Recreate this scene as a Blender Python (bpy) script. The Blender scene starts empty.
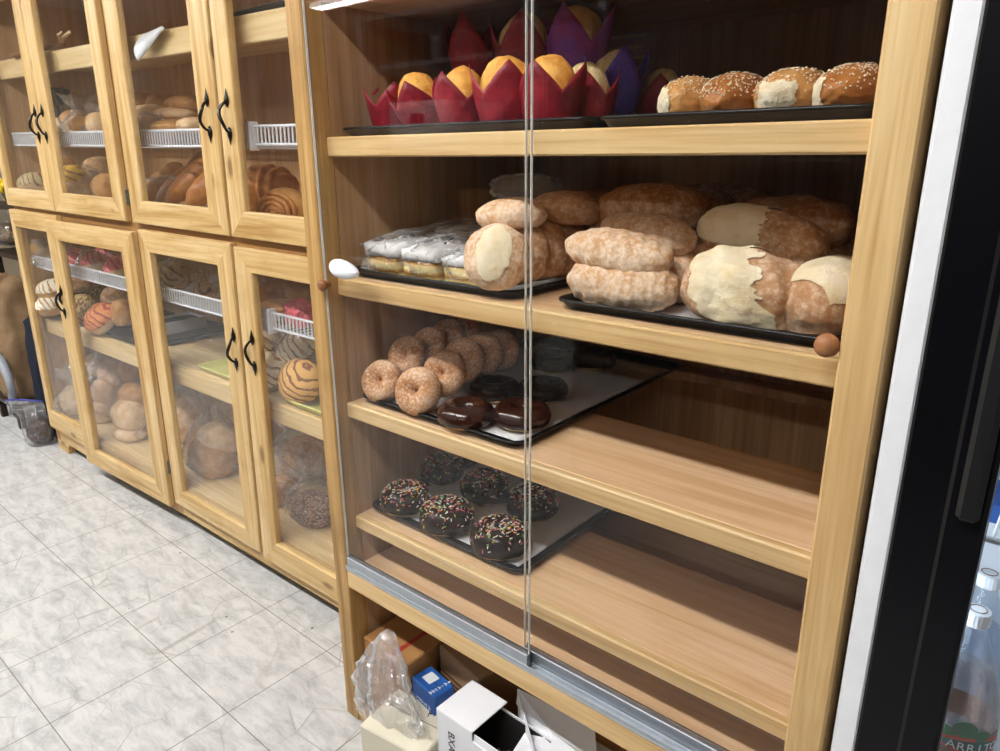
import bpy, math, random
from mathutils import Vector, Matrix, Euler, noise
from math import pi, sin, cos, radians as RAD
C = bpy.context.scene.collection
rnd = random.Random(7)

# ------------------------------------------------------------------ camera (measured from the vanishing points)
CAM = Vector((1.2356, -.8489, 1.329)); FPX = 710.96
_y, _p, _r = .7056, -.3027, -.0084
_F = Vector((-sin(_y)*cos(_p), cos(_y)*cos(_p), sin(_p)))
_R0 = Vector((cos(_y), sin(_y), 0)); _U0 = _R0.cross(_F)
_R = cos(_r)*_R0 + sin(_r)*_U0; _U = cos(_r)*_U0 - sin(_r)*_R0
cd = bpy.data.cameras.new('camera'); cam = bpy.data.objects.new('camera', cd); C.objects.link(cam)
cd.sensor_width = 36; cd.lens = FPX/1000*36; cd.clip_start = .02
cam.matrix_world = Matrix(((_R.x, _U.x, -_F.x, CAM.x), (_R.y, _U.y, -_F.y, CAM.y), (_R.z, _U.z, -_F.z, CAM.z), (0, 0, 0, 1)))
bpy.context.scene.camera = cam
def ray(u, v): return _F + (u-500)/FPX*_R - (v-375.5)/FPX*_U
def onY(u, v, Y): d = ray(u, v); return CAM + d*((Y-CAM.y)/d.y)
def onZ(u, v, Z): d = ray(u, v); return CAM + d*((Z-CAM.z)/d.z)
def onX(u, v, X): d = ray(u, v); return CAM + d*((X-CAM.x)/d.x)
def mpp(P): return (Vector(P)-CAM).dot(_F)/FPX          # metres per pixel at a point

# the old cabinet on the left stands a little racked and out of line with the case
def LM(X, Y, Z): return Vector((X+.027*Z, .1908+.014*X+.007*Z+Y, Z-.012*(X+1.2337)*Z/1.1104))
def Linv(u, v, Yl):
    X, Z = -1., .5
    for _ in range(25):
        P = onY(u, v, .1908+.014*X+.007*Z+Yl); X = P.x-.027*Z; Z = P.z/(1-.012*(X+1.2337)/1.1104)
    return X, Z

# ------------------------------------------------------------------ mesh builder
class G:
    def __init__(s, fn=None): s.v = []; s.f = []; s.m = []; s.fn = fn; s.mi = 0
    def add(s, vs, fs, M=None):
        o = len(s.v)
        for p in vs:
            p = Vector(p)
            if M is not None: p = M @ p
            if s.fn: p = s.fn(*p)
            s.v.append(p)
        for f in fs: s.f.append([i+o for i in f]); s.m.append(s.mi)
        return s
    def box(s, x0, x1, y0, y1, z0, z1, b=.002, M=None):
        b = min(b, (x1-x0)*.45, (y1-y0)*.45, (z1-z0)*.45)
        X = (x0, x1); Y = (y0, y1); Z = (z0, z1); vs = []; idx = {}
        for i in (0, 1):
            for j in (0, 1):
                for k in (0, 1):
                    sx, sy, sz = 1-2*i, 1-2*j, 1-2*k
                    for a in range(3):
                        q = [X[i]+sx*b*(a != 0), Y[j]+sy*b*(a != 1), Z[k]+sz*b*(a != 2)]
                        idx[i, j, k, a] = len(vs); vs.append(q)
        fs = []
        c4 = ((0, 0), (1, 0), (1, 1), (0, 1))
        def at(a, val, p, q, n):
            r = [0, 0, 0]; r[a] = val; o = [x for x in range(3) if x != a]; r[o[0]] = p; r[o[1]] = q
            return idx[r[0], r[1], r[2], n]
        for a in range(3):
            for val in (0, 1):
                f = [at(a, val, p, q, a) for p, q in c4]
                flip = (val == 0) ^ (a == 1)
                fs.append(f[::-1] if flip else f)
        for a in range(3):
            o = [x for x in range(3) if x != a]
            for p in (0, 1):
                for q in (0, 1):
                    e = []
                    for val in (0, 1):
                        e.append((at(a, val, p, q, o[0]), at(a, val, p, q, o[1])))
                    f = [e[0][0], e[0][1], e[1][1], e[1][0]]
                    fs.append(f)
        for i in (0, 1):
            for j in (0, 1):
                for k in (0, 1): fs.append([idx[i, j, k, a] for a in range(3)])
        # make winding outward
        cen = Vector(((x0+x1)/2, (y0+y1)/2, (z0+z1)/2)); out = []
        for f in fs:
            a, b_, c_ = (Vector(vs[i]) for i in f[:3]); n = (b_-a).cross(c_-a)
            m = sum((Vector(vs[i]) for i in f), Vector())/len(f)
            out.append(f if n.dot(m-cen) >= 0 else f[::-1])
        return s.add(vs, out, M)
    def tube(s, pts, r, n=10, cap=True, M=None):
        pts = [Vector(p) for p in pts]; rs = r if isinstance(r, (list, tuple)) else [r]*len(pts)
        vs = []; fs = []; up = None
        for i, p in enumerate(pts):
            t = (pts[min(i+1, len(pts)-1)]-pts[max(i-1, 0)]).normalized()
            if up is None: up = t.orthogonal().normalized()
            up = (up-t*up.dot(t)).normalized(); w = t.cross(up)
            for k in range(n): a = 2*pi*k/n; vs.append(p+rs[i]*(cos(a)*up+sin(a)*w))
        for i in range(len(pts)-1):
            for k in range(n): fs.append([i*n+k, i*n+(k+1) % n, (i+1)*n+(k+1) % n, (i+1)*n+k])
        if cap: fs.append(list(range(n))[::-1]); fs.append([(len(pts)-1)*n+k for k in range(n)])
        return s.add(vs, fs, M)
    def lathe(s, prof, n=24, M=None, wob=None, capb=True, capt=True):
        vs = []; fs = []
        for i, (r, z) in enumerate(prof):
            for k in range(n):
                a = 2*pi*k/n; q = wob(i, a, r, z) if wob else (r, z)
                vs.append((q[0]*cos(a), q[0]*sin(a), q[1]))
        for i in range(len(prof)-1):
            for k in range(n): fs.append([i*n+k, i*n+(k+1) % n, (i+1)*n+(k+1) % n, (i+1)*n+k])
        if capb: fs.append(list(range(n))[::-1])
        if capt: fs.append([(len(prof)-1)*n+k for k in range(n)])
        return s.add(vs, fs, M)
    def shape(s, fn, sub=3, keep=None, M=None):
        """unit sphere pushed through fn; keep(p) picks faces"""
        vs, fs = ico(sub); ws = [fn(Vector(p)) for p in vs]
        if keep:
            fs = [f for f in fs if all(keep(Vector(vs[i])) for i in f)]
            used = sorted({i for f in fs for i in f}); mp = {u: k for k, u in enumerate(used)}
            ws = [ws[u] for u in used]; fs = [[mp[i] for i in f] for f in fs]
        return s.add(ws, fs, M)
    def build(s, name, mat, parent=None, smooth=False, off=None):
        me = bpy.data.meshes.new(name)
        vs = [p-off for p in s.v] if off is not None else s.v
        me.from_pydata([tuple(p) for p in vs], [], s.f)
        mats = mat if isinstance(mat, (list, tuple)) else [mat]
        for m in mats: me.materials.append(m)
        if len(mats) > 1: me.polygons.foreach_set('material_index', s.m)
        if smooth: me.polygons.foreach_set('use_smooth', [True]*len(me.polygons))
        me.update()
        o = bpy.data.objects.new(name, me); C.objects.link(o)
        if parent is not None: o.parent = parent
        return o
_ico = {}
def ico(n):
    if n in _ico: return _ico[n]
    t = (1+5**.5)/2
    v = [Vector(p).normalized() for p in ((-1,t,0),(1,t,0),(-1,-t,0),(1,-t,0),(0,-1,t),(0,1,t),(0,-1,-t),(0,1,-t),(t,0,-1),(t,0,1),(-t,0,-1),(-t,0,1))]
    f = [(0,11,5),(0,5,1),(0,1,7),(0,7,10),(0,10,11),(1,5,9),(5,11,4),(11,10,2),(10,7,6),(7,1,8),(3,9,4),(3,4,2),(3,2,6),(3,6,8),(3,8,9),(4,9,5),(2,4,11),(6,2,10),(8,6,7),(9,8,1)]
    for _ in range(n):
        c = {}; g = []
        def mid(a, b):
            k = (min(a, b), max(a, b))
            if k not in c: c[k] = len(v); v.append(((v[a]+v[b])/2).normalized())
            return c[k]
        for a, b, d in f:
            x, y, z = mid(a, b), mid(b, d), mid(d, a)
            g += [(a, x, z), (b, y, x), (d, z, y), (x, y, z)]
        f = g
    _ico[n] = ([tuple(p) for p in v], [list(q) for q in f]); return _ico[n]
def nz(p, f=1., seed=0.): return noise.noise(Vector(p)*f+Vector((seed*1.7, seed*3.1, -seed*2.3)))

def tag(o, label=None, cat=None, group=None, kind=None):
    if label: o['label'] = label
    if cat: o['category'] = cat
    if group: o['group'] = group
    if kind: o['kind'] = kind
    return o
def thing(name, label, cat, loc=(0, 0, 0), rot=(0, 0, 0), group=None):
    o = bpy.data.objects.new(name, None); C.objects.link(o); o.empty_display_size = .03
    o.location = loc; o.rotation_euler = rot if not isinstance(rot, (int, float)) else (0, 0, rot)
    return tag(o, label, cat, group)
def put(o, loc, rot=(0, 0, 0)):
    o.location = loc; o.rotation_euler = rot; return o
def dup(root, loc, rot, label, group=None):
    r = root.copy(); C.objects.link(r); r.location = loc; r.rotation_euler = rot
    r['label'] = label
    if group: r['group'] = group
    for ch in list(root.children):
        c = ch.copy(); C.objects.link(c); c.parent = r
        for g_ in list(ch.children): d = g_.copy(); C.objects.link(d); d.parent = c
    return r

# ------------------------------------------------------------------ materials
def lin(h):
    h = h.lstrip('#'); c = [int(h[i:i+2], 16)/255 for i in (0, 2, 4)]
    return tuple((x/12.92 if x <= .04045 else ((x+.055)/1.055)**2.4) for x in c)+(1,)
class N:
    def __init__(s, name):
        s.m = bpy.data.materials.new(name); s.m.use_nodes = True; s.t = s.m.node_tree; s.t.nodes.clear()
        s.out = s.n('ShaderNodeOutputMaterial')
    def n(s, ty, **k):
        o = s.t.nodes.new(ty)
        for a, b in k.items(): setattr(o, a, b)
        return o
    def l(s, a, b): s.t.links.new(a, b)
    def co(s, scale=(1, 1, 1), rot=(0, 0, 0), loc=(0, 0, 0)):
        t = s.n('ShaderNodeTexCoord'); m = s.n('ShaderNodeMapping')
        m.inputs['Scale'].default_value = scale; m.inputs['Rotation'].default_value = rot; m.inputs['Location'].default_value = loc
        s.l(t.outputs['Object'], m.inputs[0]); return m.outputs[0]
    def noise(s, vec, scale, detail=4, rough=.6, dist=0.):
        o = s.n('ShaderNodeTexNoise'); o.inputs['Scale'].default_value = scale; o.inputs['Detail'].default_value = detail
        o.inputs['Roughness'].default_value = rough; o.inputs['Distortion'].default_value = dist
        s.l(vec, o.inputs['Vector']); return o.outputs['Fac']
    def ramp(s, fac, stops, interp='LINEAR'):
        o = s.n('ShaderNodeValToRGB'); e = o.color_ramp.elements; o.color_ramp.interpolation = interp
        while len(e) < len(stops): e.new(.5)
        for x, (p, c) in zip(e, stops): x.position = p; x.color = lin(c) if isinstance(c, str) else c
        s.l(fac, o.inputs[0]); return o.outputs[0]
    def gray(s, fac, a, b):
        if a > b: return s.math('SUBTRACT', 1., s.gray(fac, b, a))
        return s.ramp(fac, [(a, (0, 0, 0, 1)), (b, (1, 1, 1, 1))])
    def mix(s, fac, a, b, mode='MIX'):
        o = s.n('ShaderNodeMix', data_type='RGBA', blend_type=mode)
        for sock, val in ((o.inputs[0], fac), (o.inputs[6], a), (o.inputs[7], b)):
            if isinstance(val, str): sock.default_value = lin(val)
            elif isinstance(val, (float, int, tuple)): sock.default_value = val
            else: s.l(val, sock)
        return o.outputs[2]
    def math(s, op, a, b=None, c=None):
        o = s.n('ShaderNodeMath', operation=op)
        for i, x in enumerate((a, b, c)):
            if x is None: continue
            if isinstance(x, (int, float)): o.inputs[i].default_value = x
            else: s.l(x, o.inputs[i])
        return o.outputs[0]
    def bsdf(s, col, rough=.5, metal=0., bump=None, bs=.3, bd=.002, spec=.5, coat=0., sss=0.):
        b = s.n('ShaderNodeBsdfPrincipled')
        for sock, val in ((b.inputs['Base Color'], col), (b.inputs['Roughness'], rough)):
            if isinstance(val, str): sock.default_value = lin(val)
            elif isinstance(val, (float, int, tuple)): sock.default_value = val
            else: s.l(val, sock)
        b.inputs['Metallic'].default_value = metal; b.inputs['Specular IOR Level'].default_value = spec
        b.inputs['Coat Weight'].default_value = coat; b.inputs['Coat Roughness'].default_value = .08
        if bump is not None:
            bp = s.n('ShaderNodeBump'); bp.inputs['Strength'].default_value = bs; bp.inputs['Distance'].default_value = bd
            s.l(bump, bp.inputs['Height']); s.l(bp.outputs[0], b.inputs['Normal'])
        s.l(b.outputs[0], s.out.inputs[0]); return b

def plain(name, col, rough=.5, metal=0., spec=.5, coat=0., var=.06, sc=30):
    k = N(name); c = k.co(); f = k.noise(c, sc, 4)
    base = lin(col); d = tuple(x*(1-var*2) for x in base[:3])+(1,); e = tuple(min(1, x*(1+var)) for x in base[:3])+(1,)
    k.bsdf(k.ramp(f, [(.3, d), (.7, e)]), rough, metal, spec=spec, coat=coat, bump=f, bs=.04); return k.m
def wood(name, ax, light, mid, dark, rough=.42, seed=0., ringsc=9., stain=.0, knots=False):
    k = N(name); s = [26., 26., 26.]; s[ax] = 1.3
    c = k.co(tuple(s), loc=(seed, seed*.7, seed*1.3))
    warp = k.noise(k.co((1.5, 1.5, 1.5), loc=(seed, 0, 0)), 1.6, 2)
    g1 = k.noise(c, 1.0, 5, .62, .6)
    s2 = [120., 120., 120.]; s2[ax] = 3.
    g2 = k.noise(k.co(tuple(s2), loc=(seed, 1, 2)), 1.0, 3, .6)
    col = k.ramp(g1, [(.30, dark), (.47, mid), (.66, light)])
    col = k.mix(k.math('MULTIPLY', k.gray(g2, .48, .70), .55), col, dark)
    col = k.mix(k.math('MULTIPLY', k.gray(warp, .42, .7), .35), col, mid)
    if stain:
        st = k.noise(k.co((1, 1, 1), loc=(seed*2, 3, 1)), 7., 4, .65)
        col = k.mix(k.math('MULTIPLY', k.gray(st, .52, .74), stain), col, dark)
    if knots:
        sk = [9., 9., 9.]; sk[ax] = 3.5
        vo = k.n('ShaderNodeTexVoronoi'); vo.inputs['Scale'].default_value = 1.; k.l(k.co(tuple(sk), loc=(seed+.3, .2, .6)), vo.inputs['Vector'])
        kn = k.gray(vo.outputs['Distance'], .13, .07)
        col = k.mix(k.math('MULTIPLY', kn, .7), col, '#6a4322')
    k.bsdf(col, rough, bump=k.math('ADD', g1, k.math('MULTIPLY', g2, .5)), bs=.18, bd=.001, spec=.35); return k.m
M = {}
OAK = ('#e6cb9b', '#d8b680', '#b58a54')
PINE = ('#dfc596', '#cfae76', '#a47a40')
M['oak_z'] = wood('oak upright', 2, *OAK, seed=1.)
M['oak_x'] = wood('oak board', 0, *OAK, seed=4.)
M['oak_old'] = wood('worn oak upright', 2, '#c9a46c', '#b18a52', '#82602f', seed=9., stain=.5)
M['ply'] = wood('shelf plywood', 0, '#edcdaa', '#e2bd92', '#c99c6c', seed=2., rough=.5, stain=.3)
M['panel'] = wood('stained plywood panel', 2, '#c7a684', '#b8946e', '#9a7650', seed=6., rough=.5)
M['pine_z'] = wood('pine stile', 2, *PINE, seed=3., stain=.45, knots=True)
M['pine_x'] = wood('pine rail', 0, *PINE, seed=5., stain=.45, knots=True)
M['frame_shade_z'] = wood('shade-darkened frame upright', 2, '#b58c58', '#9c7444', '#74522c', seed=15., stain=.4); M['frame_shade_x'] = wood('shade-darkened frame rail', 0, '#b58c58', '#9c7444', '#74522c', seed=16., stain=.4)  # face frame wood darkened in colour to stand for shade between the doors
M['pine_in'] = wood('pale inner board', 0, '#ecd6a8', '#dfc491', '#c9a566', seed=8., rough=.55)
M['inner_z'] = wood('brown inner panel', 2, '#d9b58c', '#cda57a', '#b28757', seed=7., rough=.55)

def glass(name, tint=.97, haze=.0, base=.04, smear=0.):
    k = N(name); tr = k.n('ShaderNodeBsdfTransparent'); tr.inputs[0].default_value = (tint, tint, tint*.995, 1)
    gl = k.n('ShaderNodeBsdfGlossy'); gl.inputs['Roughness'].default_value = .015
    lw = k.n('ShaderNodeLayerWeight'); lw.inputs['Blend'].default_value = .5
    f5 = k.math('POWER', lw.outputs['Facing'], 5.0)
    fr = k.math('ADD', k.math('MULTIPLY', f5, 1-base), base)
    mx = k.n('ShaderNodeMixShader'); k.l(fr, mx.inputs[0]); k.l(tr.outputs[0], mx.inputs[1]); k.l(gl.outputs[0], mx.inputs[2])
    out = mx
    if haze or smear:
        df = k.n('ShaderNodeBsdfDiffuse'); df.inputs[0].default_value = (.75, .73, .72, 1)
        m2 = k.n('ShaderNodeMixShader'); c = k.co((1, 1, 1)); sm = k.gray(k.noise(c, 5., 5, .7, 1.), .45, .8)
        k.l(k.math('ADD', k.math('MULTIPLY', sm, smear), haze), m2.inputs[0]); k.l(mx.outputs[0], m2.inputs[1]); k.l(df.outputs[0], m2.inputs[2]); out = m2
    k.l(out.outputs[0], k.out.inputs[0]); return k.m
M['glass'] = glass('clear pane', .985, .0008, smear=.003, base=.022)
M['old_glass'] = glass('dusty pane', .98, .004, smear=.02)
M['fridge_glass'] = glass('cooler pane', .97)
def film(name, white=.10, col=(.9, .9, .92, 1), sc=28, rough=.12, gl=.38):
    k = N(name); c = k.co(); vo_ = k.n('ShaderNodeTexVoronoi'); vo_.inputs['Scale'].default_value = sc*.9
    ds = k.n('ShaderNodeVectorMath', operation='MULTIPLY_ADD'); nn_ = k.n('ShaderNodeTexNoise'); nn_.inputs['Scale'].default_value = sc*.5; k.l(c, nn_.inputs['Vector']); k.l(nn_.outputs['Color'], ds.inputs[0]); ds.inputs[1].default_value = (.06, .06, .06); k.l(c, ds.inputs[2]); k.l(ds.outputs[0], vo_.inputs['Vector'])
    h = k.math('ADD', vo_.outputs['Distance'], k.math('MULTIPLY', k.noise(c, sc*.45, 2, .5, 1.), 1.6))
    bp = k.n('ShaderNodeBump'); bp.inputs['Strength'].default_value = .9; bp.inputs['Distance'].default_value = .02; k.l(h, bp.inputs['Height'])
    tr = k.n('ShaderNodeBsdfTransparent'); tr.inputs[0].default_value = (.96, .96, .96, 1)
    b = k.n('ShaderNodeBsdfPrincipled'); b.inputs['Base Color'].default_value = col; b.inputs['Roughness'].default_value = .35
    k.l(bp.outputs[0], b.inputs['Normal'])
    g = k.n('ShaderNodeBsdfGlossy'); g.inputs['Roughness'].default_value = rough; k.l(bp.outputs[0], g.inputs['Normal'])
    lw = k.n('ShaderNodeLayerWeight'); lw.inputs['Blend'].default_value = .5
    f3 = k.math('POWER', lw.outputs['Facing'], 3.)
    m1 = k.n('ShaderNodeMixShader'); k.l(k.math('ADD', k.math('MULTIPLY', f3, gl*1.6), gl*.3), m1.inputs[0]); k.l(tr.outputs[0], m1.inputs[1]); k.l(g.outputs[0], m1.inputs[2])
    m2 = k.n('ShaderNodeMixShader'); k.l(k.math('ADD', k.math('MULTIPLY', f3, .35), white), m2.inputs[0]); k.l(m1.outputs[0], m2.inputs[1]); k.l(b.outputs[0], m2.inputs[2])
    k.l(m2.outputs[0], k.out.inputs[0]); return k.m
M['film'] = film('clear bag film', .05)
M['film_white'] = film('milky bag film', .13, (.92, .93, .96, 1))
M['film_wrap'] = film('crinkled wrap', .04, sc=40, gl=.24)

M['alu'] = plain('brushed aluminium', '#aeb4bb', .35, .85, var=.05, sc=60)
M['white_metal'] = plain('white coated wire', '#e6eaf2', .4)
M['iron'] = plain('black iron', '#17130f', .3, .6, coat=.3)
M['hinge'] = plain('dull steel hinge', '#77736a', .4, .8)
M['white_paint'] = plain('white painted steel', '#f0f3f8', .45, var=.015)
M['black_plastic'] = plain('black gloss plastic', '#0a0b10', .3, spec=.22, var=.1)
M['black_soft'] = plain('black soft plastic', '#08090c', .5, var=.1)
M['tray'] = plain('black baked tray', '#15161a', .32, .3, var=.12)
M['paper'] = plain('baking paper', '#d6d8dc', .7, var=.03)
M['white_plastic'] = plain('white plastic', '#eef2f8', .3, var=.01)
M['knob'] = wood('turned wood', 2, '#a9744c', '#95603b', '#7a4a2c', seed=3., rough=.45)
M['gasket'] = plain('dark gasket', '#1b1a19', .6)

def crust(name, base, dark, flour='#efe0cd', amt=.0, rough=.55, sc=22., bump=.5, fsc=55.):
    k = N(name); c = k.co(); a = k.noise(c, sc, 4, .6); b = k.noise(c, sc*5, 4, .65)
    col = k.ramp(a, [(.3, dark), (.62, base)])
    if amt:
        fl = k.noise(c, fsc, 5, .7)
        col = k.mix(k.math('MULTIPLY', k.gray(k.math('ADD', fl, k.math('MULTIPLY', a, .35)), .78-amt*.45, .95-amt*.35), min(1, amt+.35)), col, flour)
    k.bsdf(col, rough, bump=b, bs=bump, bd=.002, spec=.25); return k.m
M['sugar'] = crust('sugared dough', '#d09a67', '#aa6f3c', '#f0e2d4', .34, fsc=190.)
M['dough'] = crust('plain dough', '#e3c48e', '#d2a765', amt=.1)
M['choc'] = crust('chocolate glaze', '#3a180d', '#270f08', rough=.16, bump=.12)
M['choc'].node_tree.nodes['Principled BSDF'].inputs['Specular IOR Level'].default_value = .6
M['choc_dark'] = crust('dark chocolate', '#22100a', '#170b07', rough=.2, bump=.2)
M['loaf'] = crust('floured crust', '#d9b38a', '#c8996b', '#efdfcd', .45, rough=.75, sc=26., fsc=120.)
M['loaf_brown'] = crust('brown crust', '#c59a72', '#ab7a50', '#ead6c0', .32, rough=.7, sc=26., fsc=110.)
M['cream'] = crust('pale cream topping', '#f3e8cc', '#e6d3a6', amt=.1, rough=.7, sc=34., bump=1.)
M['crumb'] = crust('torn white crumb', '#f3e9cf', '#dccba6', rough=.85, sc=45., bump=1.)
M['glossy'] = crust('glossy brown crust', '#c58a4e', '#975726', rough=.35, sc=14.)
M['glossy_light'] = crust('glossy tan crust', '#dcaa6c', '#b87c40', rough=.4, sc=18.)
M['pale_bun'] = crust('pale bun', '#e4c49a', '#c79763', amt=.2, rough=.6)
M['tan_bun'] = crust('tan bun', '#c8965e', '#a06c38', amt=.1, rough=.6)
M['muffin'] = crust('muffin top', '#f4bb62', '#d88c33', rough=.5, sc=40., bump=.8)
M['muffin_pale'] = crust('pale muffin top', '#e0cc9c', '#c2a468', rough=.6, sc=60., bump=.8)
M['seed'] = plain('sesame seed', '#efe2c4', .5)
M['icing'] = crust('white icing', '#fbfbfb', '#eef0f4', rough=.4, sc=12., bump=.25)
def layered():
    k = N('layered pastry'); c = k.co((1, 1, 1)); se = k.n('ShaderNodeSeparateXYZ'); t = k.n('ShaderNodeTexCoord'); k.l(t.outputs['Object'], se.inputs[0])
    w = k.noise(c, 40., 4); zz = k.math('ADD', se.outputs[2], k.math('MULTIPLY', w, .012))
    f = k.math('FRACT', k.math('MULTIPLY', zz, 45.))
    col = k.ramp(f, [(.0, '#f3e3ae'), (.45, '#ecd089'), (.6, '#a8712f'), (.8, '#d3a354'), (1., '#f3e3ae')])
    k.bsdf(col, .7, bump=w, bs=.8, bd=.003); return k.m
M['layers'] = layered()
def concha(name, top, groove, sc=34.):
    k = N(name); c = k.co((1, 1, 1)); w = k.n('ShaderNodeTexWave', wave_type='BANDS', bands_direction='DIAGONAL')
    w.inputs['Scale'].default_value = sc*.62; w.inputs['Distortion'].default_value = 4.5; w.inputs['Detail'].default_value = 2; w.inputs['Detail Scale'].default_value = 1.2
    k.l(c, w.inputs['Vector']); g = k.noise(c, 60., 4)
    m = k.gray(k.math('ADD', w.outputs['Fac'], k.math('MULTIPLY', g, .25)), .22, .42)
    col = k.mix(m, groove, k.ramp(g, [(.3, top), (.7, tuple(min(1, x*1.12) for x in lin(top)[:3])+(1,))]))
    k.bsdf(col, .65, bump=m, bs=.7, bd=.004); return k.m
M['concha_cream'] = concha('cream shell topping', '#efdfb8', '#a9743f')
M['concha_orange'] = concha('orange shell topping', '#e8b56a', '#9a6230')
M['concha_yellow'] = concha('yellow shell topping', '#f0c437', '#b4742c')
M['concha_pink'] = concha('pink shell topping', '#e27c80', '#bb5056')
M['concha_white'] = concha('white shell topping', '#f4ecd8', '#c0884c')
M['concha_brown'] = concha('brown shell topping', '#c79b63', '#7b4f28')
M['concha_green'] = concha('green and red shell topping', '#b7b487', '#a8483a')
M['concha_peach'] = concha('peach shell topping', '#e2935a', '#b24c48')
def speckled(name, a, b):
    k = N(name); c = k.co(); v = k.n('ShaderNodeTexVoronoi'); v.inputs['Scale'].default_value = 130.; k.l(c, v.inputs['Vector'])
    k.bsdf(k.ramp(v.outputs['Distance'], [(.2, a), (.62, b)]), .7, bump=v.outputs['Distance'], bs=1., bd=.003); return k.m
M['seeded'] = speckled('seeded crust', '#f0dca0', '#8c5f2c')
M['crumbs'] = speckled('brown crumbs', '#c99f86', '#5f3a2a')
M['nuts'] = speckled('shelled nuts', '#cdab77', '#4a3320')
M['choc_crumbs'] = speckled('dark brown powder lumps', '#5a3a2e', '#24140f')
def tulip(name, a, b):
    k = N(name); c = k.co(); f = k.noise(c, 30., 3); k.bsdf(k.ramp(f, [(.35, b), (.65, a)]), .45, bump=k.noise(c, 70., 3, .6, 1.), bs=.5, bd=.004); return k.m
M['red_paper'] = tulip('dark red paper', '#a01d30', '#7c1426')
M['purple_paper'] = tulip('purple paper', '#7a3fb0', '#8f2f7c')
M['blue_paper'] = tulip('blue paper', '#3d3fb4', '#5a35a8')
def cardboard(name, c1, c2):
    k = N(name); c = k.co(); f = k.noise(c, 5., 5, .7); k.bsdf(k.ramp(f, [(.3, c2), (.7, c1)]), .8, bump=k.noise(c, 120., 2), bs=.1); return k.m
M['kraft'] = cardboard('brown cardboard', '#b58550', '#a47444')
M['kraft_dull'] = cardboard('dull brown cardboard', '#a08162', '#8f7256')
M['white_card'] = cardboard('white card', '#eceef2', '#e2e4ea')
M['cream_card'] = cardboard('cream card', '#e6e0cd', '#d8d1ba')
M['blue_card'] = plain('blue printed card', '#1f5cae', .5, var=.08)
M['ink'] = plain('dark ink', '#2b2b30', .6)
M['ink_brown'] = plain('brown ink', '#5d3a22', .7)
M['red_tape'] = plain('red tape', '#a83a30', .4)
M['dark_in'] = plain('black inner card', '#15130f', .9)
M['yellow_tray'] = plain('pale yellow plastic', '#d9d886', .4, var=.04)
M['white_ink'] = plain('white print', '#e8ecf2', .6)
M['pink_paper'] = plain('pink paper', '#f2707c', .6)
M['lilac_paper'] = plain('lilac flyer paper', '#cbb6ea', .7, var=.12, sc=8)
M['brown_cloth'] = crust('brown paper', '#8f7558', '#735b42', rough=.85, sc=8., bump=.4)
M['navy_cloth'] = crust('navy cloth', '#1a2133', '#10141f', rough=.9, sc=30., bump=.4)
M['petal'] = plain('yellow petal', '#f2d21f', .6, var=.1)
M['stalk'] = plain('green stalk', '#4b6a2a', .6)
M['grey_strap'] = plain('grey plastic', '#8d939c', .45)
M['zip'] = plain('blue zip strip', '#3b3f9a', .4)
M['dark_table'] = wood('dark stained shelf', 0, '#3a2c22', '#2c2019', '#1c140f', seed=3.)

def sheen(mname, lo=.12, hi=.4):
    return M[mname]

# ------------------------------------------------------------------ room
def struct(name, g, mat, smooth=False): return tag(g.build(name, mat, None, smooth), kind='structure')
def floor_mat():
    k = N('vinyl tile'); t = k.n('ShaderNodeTexCoord'); se = k.n('ShaderNodeSeparateXYZ'); k.l(t.outputs['Object'], se.inputs[0])
    def line(sock, x0, w, th):
        f = k.math('FRACT', k.math('DIVIDE', k.math('SUBTRACT', sock, x0), w))
        d = k.math('MINIMUM', f, k.math('SUBTRACT', 1., f)); return k.math('LESS_THAN', d, th/w)
    ln = k.math('MAXIMUM', line(se.outputs[0], -.2265, .305, .0013), line(se.outputs[1], .1062, .2995, .0013))
    # embossed stones: every tile carries the same irregular outline
    v = k.n('ShaderNodeTexVoronoi', feature='DISTANCE_TO_EDGE'); v.inputs['Scale'].default_value = 6.2; v.inputs['Randomness'].default_value = .75
    k.l(k.co((1, 1.1, 1), loc=(.31, .12, 0)), v.inputs['Vector'])
    wob = k.noise(k.co(), 30., 3)
    st = k.math('MULTIPLY', k.gray(v.outputs['Distance'], .013, .005), .8)
    brk = k.gray(k.noise(k.co(), 4., 2), .40, .62); st = k.math('MULTIPLY', k.math('MULTIPLY', st, brk), .95)
    a = k.noise(k.co((7, 20, 6), rot=(0, 0, .5)), 1.3, 7, .72, .5); b = k.noise(k.co((14, 60, 14), rot=(0, 0, .5)), 1.6, 5, .7, .6)
    col = k.ramp(a, [(.3, '#9fa0a1'), (.46, '#bdbebe'), (.6, '#cfcfce'), (.75, '#c6c4be')])
    col = k.mix(k.math('MULTIPLY', k.gray(b, .56, .76), .45), col, '#a9a7a5')
    col = k.mix(st, col, '#9a9890')
    sp = k.n('ShaderNodeTexVoronoi'); sp.inputs['Scale'].default_value = 11.; sp.inputs['Randomness'].default_value = 1.; k.l(k.co(loc=(.2, .7, 0)), sp.inputs['Vector'])
    spot = k.math('MULTIPLY', k.math('LESS_THAN', k.math('ADD', sp.outputs['Distance'], k.math('MULTIPLY', wob, .03)), .062), k.gray(k.noise(k.co(loc=(5, 1, 0)), 3.1, 2), .40, .46))
    col = k.mix(k.math('MULTIPLY', spot, .85), col, '#3d3934')
    col = k.mix(k.math('MULTIPLY', ln, .85), col, '#6b665f')
    k.bsdf(col, .38, bump=k.math('SUBTRACT', 1., k.math('MAXIMUM', ln, st)), bs=.25, bd=.001, spec=.4); return k.m
RX0, RX1, RY0, RY1, RZ = -6.2, 3.4, -4.6, .98, 2.62
struct('floor', G().box(RX0, RX1, RY0, RY1, -.05, 0, 0), floor_mat())
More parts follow.
